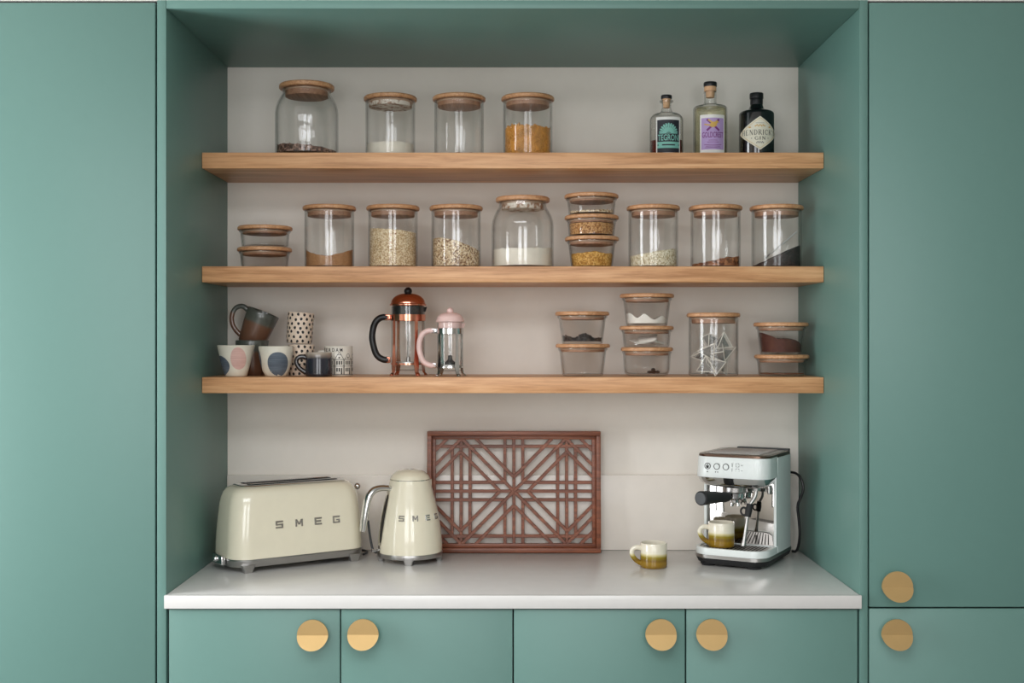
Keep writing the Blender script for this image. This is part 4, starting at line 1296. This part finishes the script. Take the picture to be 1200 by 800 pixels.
# ------------------------------------------------------------------ fretwork tray
TW, THt, TD = 0.487, 0.3385, 0.040
t = thing('fretwork_tray', 'reddish wooden tray with geometric fretwork leaning on the splashback', 'tray', (wx(602.2, 0.534), 0.534, WT + 0.0020))
t.rotation_euler = (math.radians(-2.4), 0, 0)
fw = 0.0125
for (x0, x1, z0, z1, nm) in ((-TW / 2, TW / 2, THt - fw, THt, 'top'), (-TW / 2, TW / 2, 0, fw, 'bottom'), (-TW / 2, -TW / 2 + fw, fw, THt - fw, 'l'), (TW / 2 - fw, TW / 2, fw, THt - fw, 'r')):
    b = MB(); b.box(x0, x1, 0, TD, z0, z1, 0.0012); b.build('frame_rail', 'walnut', t)
b = MB(); s2 = 0.0105
for (x0, x1, z0, z1) in ((-TW / 2 + fw, TW / 2 - fw, THt - fw - s2, THt - fw), (-TW / 2 + fw, TW / 2 - fw, fw, fw + s2), (-TW / 2 + fw, -TW / 2 + fw + s2, fw + s2, THt - fw - s2), (TW / 2 - fw - s2, TW / 2 - fw, fw + s2, THt - fw - s2)):
    b.box(x0, x1, 0.020, TD - 0.003, z0, z1, 0.0008)
b.build('inner_ledge', 'walnut', t)
UM, VM = TW / 2 - fw - s2 + 0.002, THt / 2 - fw - s2 + 0.002
su, sv = UM / 440.0, VM / 291.0
segs = [((50, 48), (50, 291)), ((295, 0), (295, 291)), ((245, 0), (245, 238)), ((345, 0), (345, 238)), ((48, 48), (440, 48)), ((0, 248), (440, 248)),
        ((0, 0), (289, 289)), ((0, 78), (213, 291)), ((78, 0), (298, 220)), ((295, 289), (440, 144)), ((298, 220), (440, 78)), ((372, 291), (440, 223))]
b = MB()
def strip(p, q, y0, y1, w=0.0088):
    p, q = Vector(p), Vector(q)
    d = q - p
    L_ = d.length
    T = Matrix.Translation((p.x, 0, THt / 2 + p.y)) @ Matrix.Rotation(-math.atan2(d.y, d.x), 4, 'Y')
    b.box(0, L_, y0, y1, -w / 2, w / 2, 0.0008, 0, T, 1)
strip((0, -VM), (0, VM), 0.0260, 0.0350); strip((-UM, 0), (UM, 0), 0.0262, 0.0352)
cnt = 0
for (p, q) in segs:
    for mx in (-1, 1):
        for mz in (-1, 1):
            if p[1] == 0 and q[1] != 0 and p[0] == q[0] and mz < 0: pass
            diag = p[0] != q[0] and p[1] != q[1]
            cnt += 1
            e = (cnt % 7) * 0.00012
            y0 = (0.0240 if diag else 0.0270) + e
            strip((p[0] * su * mx, p[1] * sv * mz), (q[0] * su * mx, q[1] * sv * mz), y0, y0 + 0.0115)
b.build('fretwork', 'walnut', t)

# ------------------------------------------------------------------ olive mug on the worktop
Y = 0.338
small_mug('glazed_mug', 'cream and olive-brown mug standing on the worktop beside the coffee machine', 'olivemug', 'olivemug', (wx(766, Y), Y, WT + 0.0003), 0.15, 'olive glazed mugs')

# ------------------------------------------------------------------ coffee machine
EA = math.radians(-29)
EL = Vector((0.5610, 0.320, WT + 0.0003))
t = thing('espresso_machine', 'white espresso machine with chrome front and black handle in the right corner', 'coffee machine', EL, EA)
W2 = 0.1005
DP = 0.246
def fr_rect(hx, y0, y1, rf_, rb, n=8):
    """Outline with wide front corners (towards -y) and tight rear ones."""
    pts = []
    for (cx, cy, r, a0) in ((hx - rf_, y0 + rf_, rf_, -90), (hx - rb, y1 - rb, rb, 0), (-hx + rb, y1 - rb, rb, 90), (-hx + rf_, y0 + rf_, rf_, 180)):
        for i in range(n + 1):
            a = math.radians(a0 + 90 * i / n)
            pts.append((cx + r * math.cos(a), cy + r * math.sin(a)))
    return pts
b = MB(); b.slab([(0.006, fr_rect(W2 - 0.010, 0.006, DP - 0.004, 0.045, 0.008)), (0.009, fr_rect(W2 - 0.005, 0.004, DP, 0.045, 0.008)), (0.021, fr_rect(W2, 0.0, DP, 0.045, 0.008))])
b.build('base', 'rubber', t)
for x, y in ((-0.062, 0.028), (0.062, 0.028), (-0.065, 0.22), (0.065, 0.22)):
    b = MB(); b.lathe([(0, 0), (0.018, 0), (0.0195, 0.0015), (0.021, 0.0065), (0, 0.0065)], 24, T=Matrix.Translation((x, y, 0))); b.build('foot', 'rubber', t)
b = MB(); b.slab([(0.0212, fr_rect(W2 + 0.0006, -0.0006, DP, 0.045, 0.008)), (0.0300, fr_rect(W2 + 0.0006, -0.0006, DP, 0.045, 0.008))]); b.build('trim_band', 'satin', t)
# drip tray: white shell with a recessed grille
tr = MB()
o_ = fr_rect(W2, 0.0, 0.112, 0.045, 0.004); i_ = fr_rect(W2 - 0.010, 0.010, 0.108, 0.036, 0.003)
z0_, z1_ = 0.0303, 0.0480
tr.loft([[(x, y, z0_) for x, y in o_], [(x, y, z1_ - 0.003) for x, y in o_], [(x * 0.985, y * 0.985 + 0.0008, z1_) for x, y in o_], [(x, y, z1_) for x, y in i_], [(x, y, z1_ - 0.004) for x, y in i_]])
tray = tr.build('drip_tray', 'whiteshell', t, 45)
b = MB()
gi = fr_rect(W2 - 0.011, 0.011, 0.107, 0.035, 0.003)
b.slab([(0.0443, gi), (0.0460, gi)], 0)
for i in range(-8, 9):
    x = i * 0.0095
    yy0 = 0.018 + (0.012 if abs(i) > 6 else 0)
    b.box(x - 0.0017, x + 0.0017, yy0, 0.100, 0.0461, 0.0464, 0, 1)
b.build('grille', ['satin', 'rubber'], tray)
# column with side cheeks
b = MB(); b.slab([(0.0303, fr_rect(W2, 0.113, DP, 0.004, 0.014)), (0.2835, fr_rect(W2, 0.113, DP, 0.004, 0.014))])
b.box(-W2, -W2 + 0.0075, 0.1, 0.1135, 0.0485, 0.234, 0.001); b.box(W2 - 0.0075, W2, 0.1, 0.1135, 0.0485, 0.234, 0.001)
b.build('housing', 'whiteshell', t, 40)
b = MB(); b.box(-W2 + 0.0085, W2 - 0.0085, 0.109, 0.1125, 0.0485, 0.213, 0.0005); b.build('back_plate', 'mirror', t)
# head
b = MB()
Lh = [(0.2325, 0.019), (0.236, 0.0175), (0.2835, 0.024), (0.2865, 0.026)]
b.slab([(z, fr_rect(W2 + (0.0 if z < 0.28 else -0.001), y, 0.1132, 0.036, 0.002)) for z, y in Lh])
hd = b.build('head', 'whiteshell', t, 40)
b = MB(); b.slab([(0.205, fr_rect(W2 - 0.026, 0.047, 0.112, 0.034, 0.002)), (0.209, fr_rect(W2 - 0.016, 0.036, 0.112, 0.036, 0.002)), (0.218, fr_rect(W2 - 0.006, 0.025, 0.112, 0.037, 0.002)), (0.2322, fr_rect(W2 - 0.0006, 0.0195, 0.112, 0.036, 0.002))])
b.build('head_underside', 'chrome', t, 60)
# warming tray on top
b = MB()
b.slab([(0.2837, fr_rect(W2 - 0.002, 0.115, DP - 0.002, 0.004, 0.014)), (0.2925, fr_rect(W2 - 0.003, 0.115, DP - 0.002, 0.004, 0.014))], 0)
b.slab([(0.2867, fr_rect(W2 - 0.001, 0.0265, 0.1148, 0.036, 0.002)), (0.2925, fr_rect(W2 - 0.002, 0.028, 0.1148, 0.036, 0.002))], 0)
b.slab([(0.2927, fr_rect(W2 - 0.010, 0.038, DP - 0.020, 0.030, 0.010)), (0.2936, fr_rect(W2 - 0.011, 0.039, DP - 0.021, 0.030, 0.010))], 1)
wt = b.build('warming_tray', ['bronze', 'satin'], t)
b = MB()
for i in range(9):
    y = 0.056 + i * 0.0195
    b.tube([(-0.070, y, 0.2945), (0.070, y, 0.2945)], 0.0016, 8)
b.build('warming_rib', 'satin', wt)
# water tank and back
b = MB(); b.slab([(0.060, [(x + 0.018, y) for x, y in fr_rect(W2 - 0.028, DP + 0.0005, DP + 0.020, 0.004, 0.010)]), (0.296, [(x + 0.018, y) for x, y in fr_rect(W2 - 0.026, DP + 0.0005, DP + 0.020, 0.004, 0.010)])]); b.build('water_tank', 'darkgrey', t)
# controls
def ring(parent, x, z, r, w, yf, name='button'):
    b = MB(); T = Matrix.Translation((x, yf, z)) @ Matrix.Rotation(PI / 2, 4, 'X')
    b.lathe([(r - w, 0.0), (r - w, 0.0011), (r, 0.0011), (r, 0.0)], 32, 1, T, closed=True)
    b.lathe([(0, 0.0), (r - w - 0.0003, 0.0), (r - w - 0.0003, 0.0009), (0, 0.0009)], 32, 0, T)
    return b
yf = 0.0207
for i, x in enumerate((-0.062, -0.0365, -0.0115)):
    bb = ring(hd, x, 0.262, 0.0086, 0.0016, yf)
    if i == 0:
        T = Matrix.Translation((x, yf - 0.001, 0.262))
        bb.box(-0.0042, 0.0042, -0.0012, -0.0002, -0.001, 0.0015, 0, 1, T); bb.box(-0.003, 0.003, -0.0012, -0.0002, -0.005, -0.001, 0, 1, T); bb.box(-0.002, 0.002, -0.0012, -0.0002, 0.003, 0.005, 0, 1, T)
    bb.build('button', ['whiteshell', 'ink'], hd)
def dot(x, z, r, m='ink', nm='indicator'):
    b = MB(); b.lathe([(0, 0), (r, 0), (r, 0.0008), (0, 0.0008)], 16, T=Matrix.Translation((x, 0.0193, z)) @ Matrix.Rotation(PI / 2, 4, 'X')); b.build(nm, m, hd)
dot(-0.062, 0.2475, 0.0016); dot(-0.0395, 0.2475, 0.0014); dot(-0.0335, 0.2475, 0.0014)
b = MB()
for z in (0.268, 0.254):
    b.box(0.005, 0.0062, 0.0195, 0.0208, z - 0.005, z + 0.005)
    T = Matrix.Translation((0.020, 0.0208, z)) @ Matrix.Rotation(PI / 2, 4, 'X')
    for k in range(4):
        a0 = k * PI / 2 + 0.25
        pts = [T @ Vector((0.0052 * math.cos(a0 + q * 0.27), 0.0052 * math.sin(a0 + q * 0.27), 0.0008)) for q in range(5)]
        b.tube(pts, 0.00055, 6)
    b.box(0.030, 0.034, 0.0197, 0.0208, z - 0.0006, z + 0.0006)
b.build('indicator_icon', 'greyink', hd)
# group head and portafilter
gx, gy = -0.004, 0.072
b = MB(); b.lathe([(0, 0.190), (0.030, 0.190), (0.033, 0.193), (0.033, 0.2048), (0, 0.2048)], 40, T=Matrix.Translation((gx, gy, 0))); b.build('group_head', 'satin', t)
b = MB(); b.lathe([(0, 0.172), (0.022, 0.172), (0.027, 0.176), (0.029, 0.1895), (0, 0.1895)], 40, T=Matrix.Translation((gx, gy, 0)))
b.tube([(gx - 0.0055, gy - 0.0235, 0.1812), (gx - 0.009, gy - 0.039, 0.1815)], 0.007, 14)
pf_ = b.build('portafilter', 'chrome', t)
def pfs(L, z, dx=0.0): return (gx - L * math.sin(PA), gy - L * math.cos(PA), z)
PA = math.radians(13)
b = MB(); b.tube([pfs(0.036, 0.1815), pfs(0.050, 0.182), pfs(0.085, 0.185), pfs(0.140, 0.189), pfs(0.164, 0.190), pfs(0.166, 0.190)], [0.0120, 0.0135, 0.0148, 0.0180, 0.0186, 0.0165], 24); hh_ = b.build('portafilter_handle', 'rubber', pf_)
b = MB(); b.lathe([(0.0, -0.001), (0.0155, -0.001), (0.0155, 0.0008), (0, 0.001)], 28, T=Matrix.Translation(pfs(0.1664, 0.190)) @ Matrix.Rotation(-PA, 4, 'Z') @ Matrix.Rotation(PI / 2, 4, 'X')); b.build('handle_cap', 'darkgrey', pf_)
b = MB()
b.lathe([(0, 0.162), (0.009, 0.162), (0.011, 0.168), (0.011, 0.1722), (0, 0.1722)], 20, T=Matrix.Translation((gx, gy, 0)))
for sx in (-1, 1): b.tube([(gx + sx * 0.003, gy, 0.164), (gx + sx * 0.008, gy, 0.160), (gx + sx * 0.009, gy, 0.153)], [0.006, 0.0055, 0.0052], 12)
b.build('spout', 'chrome', pf_)
# steam wand
sxx, syy = 0.058, 0.062
b = MB(); b.tube([(sxx, syy, 0.207), (sxx, syy - 0.004, 0.186), (sxx - 0.008, syy - 0.012, 0.172), (sxx - 0.014, syy - 0.018, 0.160)], 0.0048, 14, smooth=2)
b.lathe([(0, 0.199), (0.011, 0.199), (0.011, 0.2065), (0, 0.2065)], 24, T=Matrix.Translation((sxx, syy, 0)))
sw = b.build('steam_wand', 'satin', t)
p0 = Vector((sxx - 0.0125, syy - 0.0165, 0.166)); p1 = Vector((sxx - 0.0165, syy - 0.022, 0.132)); p2 = Vector((sxx - 0.026, syy - 0.030, 0.054))
b = MB(); b.tube([p0, p0 * 0.5 + p1 * 0.5, p1], [0.0075, 0.0095, 0.0080], 16)
c = p0 * 0.45 + p1 * 0.55 + Vector((-0.013, 0, -0.002))
b.tube([c + Vector((0.008 * math.cos(a), 0, 0.010 * math.sin(a))) for a in [2 * PI * i / 20 for i in range(21)]], 0.0028, 8)
b.build('wand_grip', 'rubber', sw)
b = MB(); b.tube([p1, p1 * 0.8 + p2 * 0.2, p1 * 0.22 + p2 * 0.78, p1 * 0.16 + p2 * 0.84, p2 + Vector((0, 0, 0.002)), p2], [0.0042, 0.0042, 0.0048, 0.0062, 0.0066, 0.004], 16); b.build('wand_tip', 'satin', sw)
# hot water outlet and cable
b = MB(); b.tube([(0.080, 0.098, 0.214), (0.082, 0.094, 0.196), (0.083, 0.092, 0.188)], [0.007, 0.006, 0.004], 12); b.build('outlet', 'satin', t)
Mi = (Matrix.Translation(EL) @ Matrix.Rotation(EA, 4, 'Z')).inverted()
cab = [Vector(p) for p in ((0.772, 0.530, 1.130), (0.790, 0.515, 1.128), (0.800, 0.500, 1.110), (0.803, 0.495, 1.085), (0.795, 0.500, 1.060), (0.787, 0.505, 1.040), (0.793, 0.508, 1.000), (0.797, 0.512, 0.950), (0.792, 0.525, 0.908), (0.785, 0.55, 0.9058))]
b = MB(); b.tube([Mi @ p for p in cab], 0.0036, 10, smooth=2); b.build('power_cord', 'blackplastic', t)
# the mug under the spout
ml = Matrix.Translation(EL) @ Matrix.Rotation(EA, 4, 'Z') @ Vector((-0.036, 0.055, 0.0466))
small_mug('glazed_mug', 'cream and olive-brown mug standing on the drip tray of the coffee machine', 'olivemug', 'olivemug', ml, 0.12, 'olive glazed mugs')

# ------------------------------------------------------------------ daylight
PW_L, PW_B, PW_R = 66, 28, 68
def area(name, loc, rot, sx, sy, power, col=(1, 1, 1)):
    l = bpy.data.lights.new(name, 'AREA')
    l.shape = 'RECTANGLE'; l.size = sx; l.size_y = sy; l.energy = power; l.color = col
    o = bpy.data.objects.new(name, l)
    COL.objects.link(o)
    o.location = loc; o.rotation_euler = rot
    return o
area('window_daylight', (XL - 0.12, (WIN_L[0] + WIN_L[1]) / 2, (WIN_L[2] + WIN_L[3]) / 2), (0, -PI / 2, 0), WIN_L[3] - WIN_L[2], WIN_L[1] - WIN_L[0], PW_L, (0.95, 0.98, 1.0))
for x0, x1 in WIN_B:
    area('window_daylight', ((x0 + x1) / 2, YB - 0.12, (ZB0 + ZB1) / 2), (PI / 2, 0, 0), x1 - x0, ZB1 - ZB0, PW_B * (x1 - x0), (0.98, 0.99, 1.0))
area('rooflight_daylight', ((RL[0] + RL[1]) / 2, (RL[2] + RL[3]) / 2, H + 0.1), (0, 0, 0), RL[1] - RL[0], RL[3] - RL[2], PW_R, (0.97, 0.985, 1.0))
w = bpy.data.worlds.new('daylight_sky')
bpy.context.scene.world = w
w.use_nodes = True
w.node_tree.nodes['Background'].inputs[0].default_value = (0.78, 0.88, 1.0, 1)
w.node_tree.nodes['Background'].inputs[1].default_value = 0.5

# ------------------------------------------------------------------ camera and view
cam = bpy.data.cameras.new('camera')
co = bpy.data.objects.new('camera', cam)
COL.objects.link(co)
co.location = (0, -D, ZC)
co.rotation_euler = (PI / 2, 0, 0)
cam.sensor_width = 36.0
cam.lens = 36.0 * (D / K0) / 1200.0
cam.shift_x = -1.0 / 1200.0
cam.shift_y = -0.5 / 1200.0
cam.clip_start = 0.05
sc = bpy.context.scene
sc.camera = co
sc.view_settings.view_transform = 'Standard'
sc.view_settings.look = 'None'
sc.view_settings.gamma = 1.0
sc.view_settings.use_curve_mapping = False
sc.view_settings.exposure = 0.12
sc.cycles.use_denoising = True
sc.cycles.max_bounces = 14
sc.cycles.diffuse_bounces = 5
sc.cycles.glossy_bounces = 5
sc.cycles.transparent_max_bounces = 40
sc.cycles.sample_clamp_indirect = 6.0
